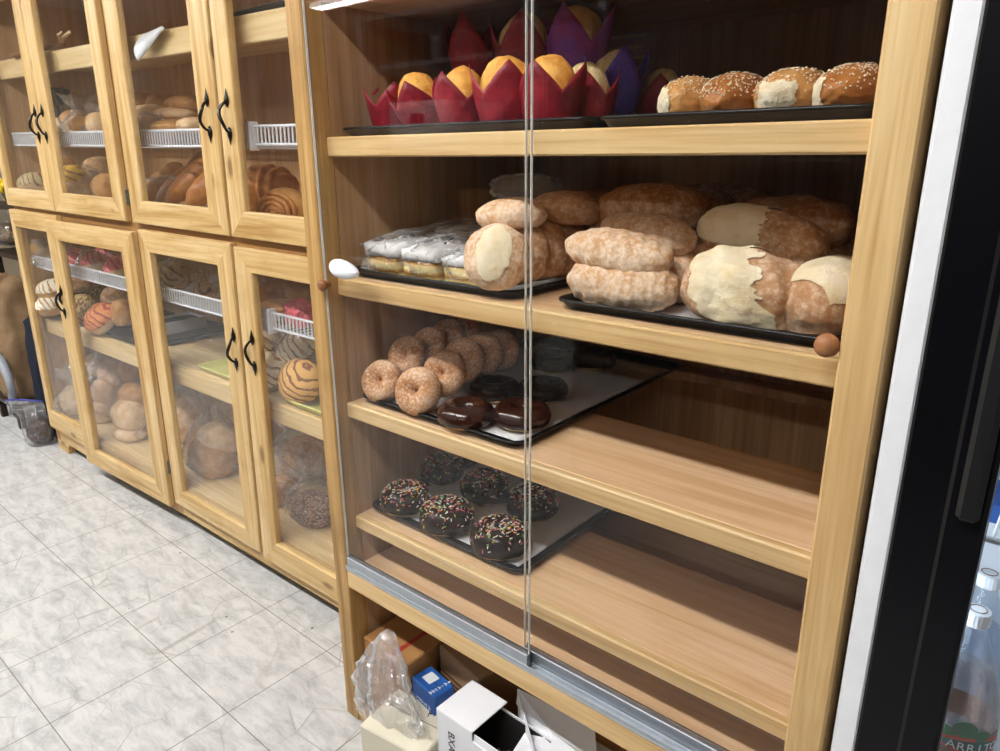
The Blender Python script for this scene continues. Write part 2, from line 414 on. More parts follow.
M['ceil'] = plain('white ceiling board', '#b4b4b0', .9, var=.02); M['wallp'] = plain('cream wall paint', '#a89a84', .85, var=.03, sc=4); M['wallf'] = wood('dark panelled wall', 2, '#5a4836', '#4a3a2b', '#382b20', seed=11.)
struct('ceiling', G().box(RX0, RX1, RY0, RY1, RZ, RZ+.05, 0), M['ceil'])
struct('wall_back', G().box(RX0, RX1, RY1, RY1+.06, 0, RZ, 0), M['wallp'])
struct('wall_front', G().box(RX0, RX1, RY0-.06, RY0, 0, RZ, 0), M['wallf'])
struct('wall_left', G().box(RX0-.06, RX0, RY0, RY1, 0, RZ, 0), M['wallp'])
struct('wall_right', G().box(RX1, RX1+.06, RY0, RY1, 0, RZ, 0), M['wallp'])

def emit(name, col, st):
    k = N(name); e = k.n('ShaderNodeEmission'); e.inputs[0].default_value = col; e.inputs[1].default_value = st; k.l(e.outputs[0], k.out.inputs[0]); return k.m
M['lamp'] = emit('lit lamp cover', (1., .97, .93, 1), 20.); M['lamp_far'] = emit('lit far lamp cover', (1., .97, .93, 1), 6.)
for q_ in ('lamp', 'lamp_far'): M[q_].cycles.emission_sampling = 'NONE'
M['lamp2'] = emit('cool cooler lamp', (.75, .88, 1., 1), 14.)
def strip_light(x, y, label, w=.10):
    t = thing('strip_light', label, 'ceiling light', (x, y, 2.50), 0, 'ceiling strip lights')
    g = G(); g.box(-.62, .62, -w*.8, w*.8, .035, .12, .004); g.build('housing', M['white_paint'], t)
    g = G(); g.box(-.60, .60, -w*.5, w*.5, 0, .035, .004); g.build('lamp_cover', M['lamp' if w < .12 else 'lamp_far'], t)
    ld = bpy.data.lights.new('lamp', 'AREA'); ld.shape = 'RECTANGLE'; ld.size = 1.2; ld.size_y = w; ld.energy = 30. if w < .12 else 13.; ld.color = (1., .985, .965)
    lo = bpy.data.objects.new('lamp', ld); C.objects.link(lo); lo.parent = t; lo.location = (0, 0, -.002)
    return t
for i, x in enumerate((.55, -.95, -2.45, -3.95)):
    strip_light(x, -1.12, 'white ceiling strip light over the aisle, %s' % ('before the sliding glass case', 'before the upper pair of doors beside the case', 'before the far pair of cabinet doors', 'past the far end of the cabinet')[i])
for i, x in enumerate((1.6, -.4, -2.0, -3.62)):
    strip_light(x, -3.2, 'white ceiling strip light over the next aisle, number %s from the cooler side' % ('one', 'two', 'three', 'four')[i], .13)

M['edge'] = plain('polished pane edge', '#eef2f0', .25, var=.02)
# ------------------------------------------------------------------ sliding-glass display case
PW, X0, X1 = .0474, 1.0223, 1.0693
YS, DEP = .0343, .76
SZ = [(1.3618, 1.3247), (1.0908, 1.0538), (.8208, .7869), (.5498, .5193)]
case = thing('display_case', 'tall oak bakery display case with two sliding glass panes and four shelves', 'display case')
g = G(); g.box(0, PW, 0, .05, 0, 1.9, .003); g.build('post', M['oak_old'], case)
g = G(); g.box(X0, X1, 0, .05, 0, 1.9, .003); g.build('post', M['oak_z'], case)
g = G(); g.box(.004, PW-.001, .05, DEP, 0.02, 1.9, .001); g.build('side_panel', M['panel'], case)
g = G(); g.box(X0+.001, X1-.004, .05, DEP, 0.02, 1.9, .001); g.build('side_panel', M['panel'], case)
g = G(); g.box(PW, X0, DEP-.012, DEP, .02, 1.9, .001); g.build('back_panel', M['panel'], case)
g = G(); g.box(PW, X0, 0, .036, .3793, .4257, .003); g.build('bottom_rail', M['oak_x'], case)
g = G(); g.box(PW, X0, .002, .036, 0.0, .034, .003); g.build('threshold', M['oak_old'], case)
g = G(); g.box(PW, X0, 0.004, .036, 1.64, 1.9, .003); g.build('header', M['oak_x'], case)
g = G(); g.box(PW, X0, .036, DEP-.012, .405, .424, .001); g.build('floor_board', M['ply'], case)
g = G(); g.box(PW, X0, .036, DEP-.012, .012, .03, .001); g.build('base_board', M['ply'], case)
g = G(); g.box(PW, X0, YS, DEP-.012, 1.5965, 1.6328, .002); g.build('shelf', M['ply'], case)
for i, (zt, zb) in enumerate(SZ):
    bk = .314 if i > 1 else .30
    g = G(); g.box(PW+.0005, X0-.0005, YS, .0521, zb, zt, .003); sh = g.build('shelf', M['oak_x'], case)
    g = G(); g.box(PW+.001, X0-.001, .0523, bk, zt-.019, zt-.0008, .001); g.build('shelf_board', M['ply'], sh)
    g = G(); g.box(PW+.001, X0-.001, DEP-.062, DEP-.0125, zt-.024, zt-.0012, .002); g.build('shelf_ledge', M['panel'], sh)
# aluminium sliding track
g = G(); g.box(PW, X0, -.001, .035, .4260, .4300, .0008)
for y0, h in ((-.001, .009), (.0135, .007), (.0325, .009)): g.box(PW, X0, y0, y0+.0022, .430, .430+h, .0006)
g.build('track', M['alu'], case)
def glass_door(x0, x1, y, knobs):
    g = G(); g.box(x0, x1, y, y+.005, .452, 1.64, .0008); p = g.build('sliding_pane', M['glass'], case)
    tag(p, 'clear glass pane')
    g = G(); g.box(x0-.0012, x0-.0001, y, y+.005, .459, 1.64, .0003); g.box(x1+.0001, x1+.0012, y, y+.005, .459, 1.64, .0003) if x1 < .9 else None
    g.build('polished_edge', M['edge'], p)
    g = G(); g.box(x0, x1, y-.003, y+.008, .433, .459, .001); g.build('bottom_channel', M['alu'], p)
    g = G(); g.box(x0, x1, y+.0072, y+.0092, .4592, .4612, .0004); g.build('gasket', M['gasket'], p)
    return p
xs = onY(530, 350, .006).x
pa = glass_door(PW+.002, xs, .0045, 0); pb = glass_door(onY(525, 350, .0195).x, X0-.001, .0195, 0)
kp = onY(327.5, 286, -.008)
def knob(loc, r, par):
    g = G(); Mx = Matrix.Translation(loc) @ Matrix.Rotation(pi/2, 4, 'X')
    g.lathe([(r*.45, -r*.95), (r*.5, -r*.3), (r*.85, r*.0), (r*1., r*.4), (r*.93, r*.8), (r*.6, r*1.12), (r*.1, r*1.2)], 20, Mx)
    return tag(g.build('knob', M['knob'], par, True), 'brown turned wooden knob')
knob((PW+.012, -.004, kp.z), .012, pa)
kp = onY(826, 346, .0); knob((min(kp.x, X0-.014), .010, kp.z), .0145, pb)
# white egg shaped pull
kp = onY(345.5, 269.5, -.012)
g = G(); g.shape(lambda p: Vector((.040*p.x, .017*p.y, (.0175-.004*p.x)*p.z)), 3, None, Matrix.Translation((kp.x, -.016, kp.z)) @ Matrix.Rotation(RAD(6), 4, 'Y'))
w_ = g.build('white_pull', M['white_plastic'], pa, True); tag(w_, 'white egg-shaped plastic pull')

# ------------------------------------------------------------------ cooler on the right
fr = thing('drinks_cooler', 'drinks cooler with white side and black door frame right of the oak case', 'cooler', (1.077, 0, 0))
fx = 1.077
g = G(); g.box(1.0785, 1.1075, .004, .72, .02, 1.98, .004); g.build('side_wall', M['white_paint'], fr, off=Vector((fx, 0, 0)))
g = G(); g.box(1.108, 1.156, -.012, .07, .02, 1.98, .003); g.build('front_frame', M['black_plastic'], fr, off=Vector((fx, 0, 0)))
ff = G(); ff.box(1.156, 1.194, -.045, -.003, .06, 1.92, .004); ff.box(1.74, 1.79, -.045, -.003, .06, 1.92, .004); ff.box(1.194, 1.74, -.045, -.003, .06, .12, .004); ff.box(1.194, 1.74, -.045, -.003, 1.86, 1.92, .004)
fd = ff.build('door', M['black_plastic'], fr, off=Vector((fx, 0, 0)))
g = G(); g.box(1.167, 1.188, -.0575, -.0455, .968, 1.55, .005); g.build('handle', M['black_soft'], fd, off=Vector((fx, 0, 0)))
g = G(); g.box(1.194, 1.74, -.030, -.024, .12, 1.86, .0008); g.build('door_glass', M['fridge_glass'], fd, off=Vector((fx, 0, 0)))
g = G(); g.box(1.84, 1.87, .004, .72, .02, 1.98, .004); g.build('side_wall', M['white_paint'], fr, off=Vector((fx, 0, 0)))
g = G(); g.box(1.1075, 1.84, .70, .72, .02, 1.98, .002); g.build('back_wall', M['white_paint'], fr, off=Vector((fx, 0, 0)))
g = G(); g.box(1.1075, 1.84, .0, .70, 1.93, 1.98, .002); g.build('top', M['white_paint'], fr, off=Vector((fx, 0, 0)))
g = G(); g.box(1.1075, 1.84, .0, .70, .02, .08, .002); g.build('base', M['black_soft'], fr, off=Vector((fx, 0, 0)))
CZ = .792-.30           # shelf under the bottles
for zz in (CZ, CZ+.42):
    g = G(); g.tube([(1.115, .05, zz-.004), (1.83, .05, zz-.004)], .004, 8); g.tube([(1.115, .66, zz-.004), (1.83, .66, zz-.004)], .004, 8)
    for i in range(28): x = 1.12+i*.026; g.tube([(x, .045, zz-.0022), (x, .665, zz-.0022)], .002, 6)
    g.build('wire_shelf', M['white_metal'], fr, off=Vector((fx, 0, 0)))
g = G(); g.box(1.112, 1.13, .075, .10, .15, 1.9, .003); lt = g.build('lamp', M['lamp2'], fr, off=Vector((fx, 0, 0))); tag(lt, 'lit vertical lamp')

# ------------------------------------------------------------------ old pine cabinet, left
LR = LM(-2.41, 0, 0)
cab = thing('bread_cabinet', 'long pine bread cabinet with eight glazed doors standing left of the case', 'cabinet', LR)
def LG(): return G(LM)
def lb(g, name, mat, par=None): return g.build(name, mat, par or cab, off=LR)
DX0, DXR = -2.41, -.068
g = LG(); g.box(DX0, DX0+.02, .04, .52, .05, 2.0, .001); lb(g, 'side_panel', M['inner_z'])
g = LG(); g.box(DXR-.02, DXR, .04, .52, .05, 2.0, .001); lb(g, 'side_panel', M['inner_z'])
g = LG(); g.box(DX0, DXR, .505, .52, .05, 2.0, .001)
lb(g, 'back_panel', M['inner_z'])
for a_, b_ in ((DX0, DX0+.045), (DXR-.05, DXR), (-1.31, -1.21)): g = LG(); g.box(a_, b_, .021, .04, .055, 2.0, .001); lb(g, 'face_stile', M['frame_shade_z'])
for a_, b_ in ((1.085, 1.14), (.052, .17), (1.93, 2.0)): g = LG(); g.box(DX0+.045, DXR-.05, .0212, .04, a_, b_, .001); lb(g, 'face_rail', M['pine_x' if a_ < .1 else 'frame_shade_x'])
g = LG(); g.box(DX0, DXR, .03, .52, 2.0, 2.02, .001); lb(g, 'top', M['pine_x'])
g = LG(); g.box(DX0+.02, DXR-.02, .04, .505, .15, .172, .001); lb(g, 'bottom_board', M['pine_in'])
g = LG(); g.box(DX0+.02, DXR-.02, .04, .505, 1.112, 1.136, .001); lb(g, 'middle_board', M['pine_in'])
for nm, z0, z1 in (('upper_shelf', 1.612, 1.680), ('lower_shelf', .566, .629)):
    g = LG(); g.box(DX0+.022, DXR-.022, .05, .068, z0, z1, .003); sh = lb(g, nm, M['pine_in'])
    g = LG(); g.box(DX0+.022, DXR-.022, .0682, .46, z1-.02, z1-.001, .001); lb(g, 'shelf_board', M['pine_in'], sh)
# feet with a cut bracket
for x0 in (DX0+.0, DXR-.15):
    g = LG(); zf = .06
    pr = [(0, zf), (.15, zf), (.135, .05), (.118, .028), (.112, 0), (0, 0)]
    if x0 > -.5: pr = [(.15-a, z) for a, z in pr][::-1]
    vs = [(x0+a, .022, z+.002) for a, z in pr]+[(x0+a, .052, z+.002) for a, z in pr]; n = len(pr)
    fs = [list(range(n))[::-1], list(range(n, 2*n))]+[[i, (i+1) % n, (i+1) % n+n, i+n] for i in range(n)]
    g.add(vs, fs); lb(g, 'foot', M['pine_x'])
for x_ in (DX0, -1.25, DXR-.05): g = LG(); g.box(x_, x_+.05, .40, .5, .002, .05, .002); lb(g, 'foot', M['pine_in'])
def handle_mesh(x, z, y, fn, sgn=1):
    g = G(fn); H = .112
    pts = []; rs = []
    for i in range(17):
        t = i/16; zz = z+H*.34-H*.68*t; bow = .8*sin(pi*t)**.7
        pts.append((x+.006*sin(2*pi*t)*sgn, y-.005-.026*bow, zz)); rs.append(.0034+.0014*sin(pi*t))
    g.tube(pts, rs, 8)
    for s in (1, -1):
        Mx = Matrix.Translation((x, y-.003, z+s*H*.36)) @ Matrix.Diagonal((1, .55, s, 1))
        g.lathe([(.003, -.016), (.0085, -.006), (.0095, .0), (.008, .008), (.0045, .015), (.0028, .021), (.0005, .03)], 10, Mx)
    return g
def cab_door(x0, x1, z0, z1, glass_box, hx, hz, hsg, label=None, swing=None):
    fn = LM
    if swing:
        hxp, ang, dz = swing
        def fn(X, Y, Z):
            dx = X-hxp; return LM(hxp+dx*cos(ang)-Y*sin(ang)*0, Y-abs(dx)*sin(ang), Z+dz)
    gx0, gx1, gz0, gz1 = glass_box
    g = G(fn); vs = []; fs = []; e = .003
    for (ox, oz), (ix, iz) in zip(((x0, z0), (x1, z0), (x1, z1), (x0, z1)), ((gx0, gz0), (gx1, gz0), (gx1, gz1), (gx0, gz1))):
        for t_, y_ in ((0, e), (.04, 0), (.96, 0), (1, e), (1, .02), (0, .02)): vs.append((ox+(ix-ox)*t_, y_, oz+(iz-oz)*t_))
    for c_ in range(4):
        for k_ in range(6): fs.append((c_*6+k_, ((c_+1) % 4)*6+k_, ((c_+1) % 4)*6+(k_+1) % 6, c_*6+(k_+1) % 6))
    g.add(vs, fs); g.m = [(0, 1)[c_ % 2 == 0] for c_ in range(4) for k_ in range(6)]
    d = lb(g, 'door', [M['pine_z'], M['pine_x']])
    if label: tag(d, label)
    g = G(fn); g.box(gx0-.004, gx1+.004, .011, .0145, gz0-.004, gz1+.004, .0005); lb(g, 'door_glass', M['old_glass'], d)
    h = lb(handle_mesh(hx, hz, 0, fn, hsg), 'handle', M['iron'], d)
    h.data.polygons.foreach_set('use_smooth', [True]*len(h.data.polygons))
    return d
UT = 1.955
cab_door(-2.410, -1.890, 1.122, UT, (-2.362, -1.965, 1.194, UT-.09), -1.915, 1.435, 1)
cab_door(-1.885, -1.300, 1.122, UT, (-1.795, -1.373, 1.194, UT-.09), -1.845, 1.435, -1)
cab_door(-1.246, -.667, 1.122, UT, (-1.160, -.764, 1.194, UT-.09), -.703, 1.438, 1)
cab_door(-.651, -.076, 1.122, UT, (-.576, -.115, 1.194, UT-.09), -.606, 1.434, -1)
cab_door(-2.407, -1.900, .118, 1.106, (-2.364, -1.970, .207, 1.036), -1.925, .79, 1)
cab_door(-1.966, -1.272, .088, 1.105, (-1.868, -1.362, .162, 1.032), -1.915, .79, -1, 'door hanging slightly open', (-1.272, RAD(1.6), -.016))
cab_door(-1.221, -.667, .108, 1.102, (-1.156, -.745, .170, 1.032), -.690, .788, 1)
cab_door(-.651, -.076, .094, 1.094, (-.570, -.115, .177, 1.028), -.592, .796, -1)
for (x, z) in ((-1.288, 1.20), (-1.284, 1.02), (-1.258, .235), (-1.233, 1.02)):
    g = LG(); g.box(x-.008, x+.008, .012, .022, z-.026, z+.026, .002)
    for dz in (-.017, 0, .017): g.tube([(x, .012, z+dz-.007), (x, .012, z+dz+.007)], .005, 8)
    lb(g, 'hinge', M['hinge'])
# white coated wire shelves
def wire_unit(x0, x1, zt, label, bracket=False):
    o = LM(x0, .06, zt-.05); t = thing('wire_shelf', label, 'wire shelf', o, 0, 'white wire shelves in the pine cabinet')
    def b(g, n): return g.build(n, M['white_metal'], t, off=o)
    g = LG(); g.tube([(x0, .06, zt), (x1, .06, zt)], .0038, 8); g.tube([(x0, .06, zt-.046), (x1, .06, zt-.046)], .0038, 8)
    n = int((x1-x0)/.0168)
    for i in range(n+1): x = x0+(x1-x0)*i/n; g.tube([(x, .06, zt), (x, .06, zt-.046)], .0026, 6, False)
    b(g, 'front_grille')
    g = LG()
    for y in (.25, .44): g.tube([(x0, y, zt-.05), (x1, y, zt-.05)], .0035, 6)
    n2 = int((x1-x0)/.03)
    for i in range(n2+1): x = x0+(x1-x0)*i/n2; g.tube([(x, .06, zt-.047), (x, .44, zt-.047)], .002, 5, False)
    b(g, 'wire_deck')
    for x, s in ((x0, -1), (x1, 1)):
        if not bracket or s > 0: continue
        g = LG(); g.box(x-.055, x-.004, .05, .066, zt-.058, zt+.008, .003); g.box(x-.006, x+.004, .044, .072, zt-.062, zt+.012, .002)
        g.tube([(x-.03, .047, zt-.024), (x-.03, .05, zt-.024)], .004, 10); b(g, 'end_bracket')
    return t
wire_unit(-2.385, -.672, 1.407, 'long white wire shelf behind the three left upper doors of the pine cabinet')
wire_unit(-.592, -.092, 1.413, 'short white wire shelf with end bracket behind the upper door nearest the case', True)
wire_unit(-2.385, -.672, .903, 'long white wire shelf behind the three left lower doors of the pine cabinet')
wire_unit(-.580, -.092, .906, 'short white wire shelf with end bracket behind the lower door nearest the case', True)

# ------------------------------------------------------------------ what stands across the aisle (seen mirrored in the case glass)
M['dark_table2'] = wood('dark shop shelf wood', 0, '#6b513a', '#543f2d', '#3d2d20', seed=13.)
def rack(x0, x1, y0, y1, label):
    t = thing('metal_rack', label, 'rack', (x0, y0, 0))
    o = Vector((x0, y0, 0))
    for x in (x0, x1):
        for y in (y0, y1): g = G(); g.box(x-.018, x+.018, y-.018, y+.018, 0, 1.95, .003); g.build('post', M['alu'], t, off=o)
    for z in (.15, .55, .95, 1.35, 1.72, 1.93):
        g = G(); g.box(x0, x1, y0, y1, z-.02, z, .003); g.build('shelf', M['alu'], t, off=o)
    return t
rack(-1.62, -.62, -2.0, -1.5, 'steel bread rack across the aisle, seen only mirrored in the case glass')
def carton(x0, x1, y0, y1, z0, z1, mat, label):
    o = Vector(((x0+x1)/2, (y0+y1)/2, z0)); t = thing('carton', label, 'box', o, 0, 'cartons on the rack across the aisle')
    g = G(); g.box(x0, x1, y0, y1, z0, z1, .004); g.build('box', M[mat], t, off=o)
    g = G(); g.box(x0+.002, x1-.002, (y0+y1)/2-.02, (y0+y1)/2+.02, z1+.0002, z1+.001, .0003); g.build('tape', M['kraft_dull'], t, off=o)
    g = G(); g.box((x0+x1)/2-.05, (x0+x1)/2+.05, y1-.0005, y1+.0008, z0+(z1-z0)*.55, z0+(z1-z0)*.75, .0003); g.build('hand_hole', M['dark_in'], t, off=o)
carton(-1.5, -1.12, -1.95, -1.55, 1.351, 1.56, 'white_card', 'white carton on the upper shelf of the mirrored steel rack')
carton(-1.05, -.72, -1.95, -1.55, .951, 1.18, 'kraft', 'brown carton on the middle shelf of the mirrored steel rack')
t = thing('wooden_shelf', 'dark wooden shop shelf across the aisle, seen only mirrored in the case glass', 'shelf', (-.40, -1.98, 0)); o_ = Vector((-.40, -1.98, 0))
for x in (-.40, .58, 1.56, 2.52): g = G(); g.box(x, x+.03, -1.98, -1.5, 0, 1.30, .003); g.build('upright', M['dark_table2'], t, off=o_)
for zz in (.10, .52, .92, 1.30): g = G(); g.box(-.37, 2.52, -1.97, -1.49, zz-.03, zz, .003); g.build('shelf_board', M['dark_table2'], t, off=o_)
g = G(); g.box(-.40, 2.55, -2.0, -1.981, 0, 1.30, .002); g.build('back_board', M['dark_table2'], t, off=o_)
carton(.22, .56, -1.90, -1.53, .1008, .42, 'kraft', 'brown carton with hand hole low on the dark shelf across the aisle')
carton(.70, 1.10, -1.90, -1.55, .1008, .40, 'kraft_dull', 'dull brown carton low on the dark shelf across the aisle')
for i, x in enumerate((-.20, .0, .20, .40)):
    o_ = Vector((x, -1.62, .5208)); tt = thing('snack_packet', ('blue snack packet at the left on the dark shelf across the aisle', 'blue snack packet second on the dark shelf across the aisle', 'blue snack packet third on the dark shelf across the aisle', 'blue snack packet at the right on the dark shelf across the aisle')[i], 'packet', o_, 0, 'blue snack packets across the aisle')
    g = G(); g.shape(lambda p: Vector((.075*math.copysign(abs(p.x)**.6, p.x), .04*p.y*(1-abs(p.z)**4), .10+.10*math.copysign(abs(p.z)**.6, p.z))), 3); g.build('packet', M['blue_card'], tt, True)
    g = G(); g.shape(lambda p: Vector((.03*p.x, .0365+.006*p.y, .11+.03*p.z)), 2); g.build('badge', M['petal'], tt, True)

# ================================================================== bread, trays and the rest
sd = [0]
def nseed(): sd[0] += 1; return sd[0]*1.37
def spow(x, e): return math.copysign(abs(x)**e, x)
def loaf_fn(L, W, H, seed, rid=0, amp=.03, fr=1.0, flat=.45, nzz=.05, ex=.8, skew=.35, grow=0.):
    Hz = H/(1+flat)
    def fn(p):
        r = 1+nzz*nz(p, 1.6, seed)+nzz*.4*nz(p, 5., seed)
        if rid: r += amp*sin(rid*(p.x+skew*p.y)*pi)*(1-p.x*p.x*.7)
        q = Vector((spow(p.x, ex)*L/2*r, spow(p.y, .9)*W/2*r, p.z*Hz*r))
        lim = -Hz*flat
        if q.z < lim: q.z = lim+(q.z-lim)*.1
        if grow: q += p*grow
        q.z -= lim-Hz*(1-flat)*.1
        return q
    return fn
def bread(name, L, W, H, mat, label, cat, loc, rot=(0, 0, 0), group=None, rid=0, amp=.03, sub=4, flat=.7, patch=None, pmat='cream', seeds=0, ex=.85, skew=.35, nzz=.05, pname='topping', sdgrow=.0012, ends=None):
    s = nseed(); kw = dict(rid=rid, amp=amp, flat=flat, ex=ex, skew=skew, nzz=nzz)
    g = G(); g.shape(loaf_fn(L, W, H, s, **kw), sub)
    if not patch and not seeds and not ends:
        return tag(put(g.build(name, M[mat], None, True), loc, rot), label, cat, group)
    t = thing(name, label, cat, loc, rot, group); g.build('crust', M[mat], t, True)
    if patch: h = G(); h.shape(loaf_fn(L, W, H, s, grow=.0022, **kw), sub, patch); h.build(pname, M[pmat], t, True)
    if ends: h = G(); h.shape(loaf_fn(L, W, H, s, grow=.0016, **kw), sub, ends); h.build('torn_end', M['crumb'], t, True)
    if seeds:
        r2 = random.Random(int(s*100)); fn = loaf_fn(L, W, H, s, grow=sdgrow, **kw); h = G(); k = 0
        while k < seeds:
            p = Vector((r2.uniform(-1, 1), r2.uniform(-1, 1), r2.uniform(.05, 1)))
            if p.length > 1 or p.length < .3: continue
            p.normalize(); q = fn(p); a = r2.uniform(0, pi)
            n_ = p.copy(); tg = n_.orthogonal().normalized(); tg = Matrix.Rotation(a, 3, n_) @ tg; bt = n_.cross(tg)
            l_, w_ = .0018, .001
            h.add([q-tg*l_, q+bt*w_, q+tg*l_, q-bt*w_, q+n_*.0009], [(0, 1, 4), (1, 2, 4), (2, 3, 4), (3, 0, 4)]); k += 1
        o = h.build('sesame_seeds', M['seed'], t); o['kind'] = 'stuff'
    return t
def concha_bun(name, d, h, dough, top, label, cat, loc, rot=(0, 0, 0), group=None, sub=4, lim=.05):
    s = nseed(); t = thing(name, label, cat, loc, rot, group)
    kw = dict(flat=.55, ex=1., nzz=.04)
    g = G(); g.shape(loaf_fn(d, d, h, s, **kw), sub); g.build('dough', M[dough], t, True)
    g = G(); g.shape(loaf_fn(d, d, h, s, grow=.003, **kw), sub, lambda p: p.z > lim+.12*nz(p, 3, s)); g.build('shell_topping', M[top], t, True)
    return t
def torus(g, R, r, nu=40, nv=20, wob=None, v0=0, v1=2*pi, sq=1.):
    full = abs(v1-v0-2*pi) < 1e-6; m = nv if full else nv+1; vs = []; fs = []
    for i in range(nu):
        for j in range(m):
            u = 2*pi*i/nu; v = v0+(v1-v0)*j/nv; rr = r; vv = v
            if wob: rr, vv = wob(u, v, j)
            vs.append(((R+rr*cos(vv))*cos(u), (R+rr*cos(vv))*sin(u), rr*sin(vv)*sq))
    for i in range(nu):
        for j in range(nv):
            a = i*m+j; b = i*m+(j+1) % m; c_ = ((i+1) % nu)*m+(j+1) % m; d = ((i+1) % nu)*m+j
            fs.append((a, d, c_, b))
    return g.add(vs, fs)
def sugar_donut(label, loc, rot, d=.10, group=None):
    s = nseed(); R = d*.26; r = d*.24; g = G()
    torus(g, R, r, 44, 22, lambda u, v, j: (r*(1+.06*nz((cos(u), sin(u), sin(v)), 1.5, s)+.03*nz((cos(u)*(1+.3*cos(v)), sin(u)*(1+.3*cos(v)), sin(v)), 6, s)), v), sq=.95)
    return tag(put(g.build('sugar_donut', M['sugar'], None, True), loc, rot), label, 'donut', group)
COLS = ['#f4f0e6', '#e04a56', '#f0c53a', '#6fb04a', '#f08a3a', '#e58fb0']
for i, c_ in enumerate(COLS): M['spr%d' % i] = plain('sprinkle colour', c_, .35)
def glazed_donut(label, loc, rot=(0, 0, 0), d=.105, sprinkles=0, group=None, glaze='choc', hole=.31):
    s = nseed(); R = d*hole; r = d*(.5-hole); sq = 1.0 if not sprinkles else 1.12
    t = thing('chocolate_donut' if not sprinkles else 'sprinkle_donut', label, 'donut', loc, rot, group)
    nf = lambda u, v: 1+.05*nz((cos(u), sin(u), sin(v)), 1.5, s)
    g = G(); torus(g, R, r, 44, 20, lambda u, v, j: (r*nf(u, v), v), sq=sq)
    for k, q in enumerate(g.v): g.v[k] = q+Vector((0, 0, r*sq))
    g.build('dough', M['dough'], t, True)
    a0, a1 = RAD(-28), RAD(212)
    def wob(u, v, j):
        e = .22*nz((cos(u)*1.5, sin(u)*1.5, 0), 1.6, s+3)
        vv = v+(e if j < 3 else (-e*.5 if j > 21 else 0)); return r*nf(u, v)+.0026, vv
    g = G(); torus(g, R, r, 56, 24, wob, a0, a1, sq)
    for k, q in enumerate(g.v): g.v[k] = q+Vector((0, 0, r*sq))
    g.build('glaze', M[glaze], t, True)
    if sprinkles:
        r2 = random.Random(int(s*77)); h = G()
        for k in range(sprinkles):
            u = r2.uniform(0, 2*pi); v = RAD(r2.triangular(-20, 175, 62)); rr = r*nf(u, v)+.0034
            n_ = Vector((cos(u)*cos(v), sin(u)*cos(v), sin(v)))
            q = Vector(((R+rr*cos(v))*cos(u), (R+rr*cos(v))*sin(u), rr*sin(v)*sq+r*sq))
            tg = n_.orthogonal().normalized(); tg = Matrix.Rotation(r2.uniform(0, pi), 3, n_) @ tg
            h.mi = r2.randrange(len(COLS)) if r2.random() < .75 else 0
            h.tube([q-tg*.0031, q-tg*.0026, q+tg*.0026, q+tg*.0031], [.0004, .00095, .00095, .0004], 6)
        o = h.build('sprinkles', [M['spr%d' % i] for i in range(len(COLS))], t, True); o['kind'] = 'stuff'
    return t
def tray(x0, x1, y0, y1, z, label, rot=0., mat='tray', rim=.016, group='black baking trays in the case', rc=.03):
    cx, cy = (x0+x1)/2, (y0+y1)/2; o = thing('baking_tray', label, 'tray', (cx, cy, z), (0, 0, rot), group)
    W, D = (x1-x0)/2, (y1-y0)/2
    def ring(off, zz, n=6):
        c_ = []; rr = max(.006, rc+off)
        for (sx, sy, a0) in ((1, 1, 0), (-1, 1, 90), (-1, -1, 180), (1, -1, 270)):
            for k in range(n+1):
                a = RAD(a0+90*k/n); c_.append((sx*(W+off-rr)+rr*cos(a), sy*(D+off-rr)+rr*sin(a), zz))
        return c_
    pr = [(-.02, .0012), (-.014, .0015), (-.007, .006), (-.003, rim-.001), (.0, rim+.0012), (.003, rim), (.0035, rim-.0035), (.0, rim-.005), (-.0035, rim-.006), (-.009, .003), (-.014, .0)]
    vs = []; fs = []; n = None
    for off, zz in pr: r_ = ring(off, zz); n = len(r_); vs += r_
    for i in range(len(pr)-1):
        for k in range(n): fs.append((i*n+k, (i+1)*n+k, (i+1)*n+(k+1) % n, i*n+(k+1) % n))
    fs.append(list(range(n))); fs.append([(len(pr)-1)*n+k for k in range(n)][::-1])
    G().add(vs, fs).build('pan', M[mat], o, True); return o
def sheet(name, x0, x1, y0, y1, z, label, mat='paper', cat='baking paper', group='baking papers on the trays', amp=.0012, rot=0):
    cx, cy = (x0+x1)/2, (y0+y1)/2; s = nseed(); n = 24; vs = []; fs = []
    for k in (0, 1):
        for i in range(n+1):
            for j in range(n+1):
                x = (x1-x0)*(i/n-.5); y = (y1-y0)*(j/n-.5); vs.append((x, y, amp*(1+nz((x*9, y*9, 0), 1, s))+.0004*k))
    m = n+1
    for k in (0, 1):
        for i in range(n):
            for j in range(n):
                q = [k*m*m+i*m+j, k*m*m+(i+1)*m+j, k*m*m+(i+1)*m+j+1, k*m*m+i*m+j+1]; fs.append(q if k else q[::-1])
    b = [i*m for i in range(m)]+[n*m+j for j in range(1, m)]+[i*m+n for i in range(n-1, -1, -1)]+[j for j in range(n-1, 0, -1)]
    for k in range(len(b)): a, c_ = b[k], b[(k+1) % len(b)]; fs.append((a, c_, c_+m*m, a+m*m))
    return tag(put(G().add(vs, fs).build(name, M[mat], None, True), (cx, cy, z), (0, 0, rot)), label, cat, group)
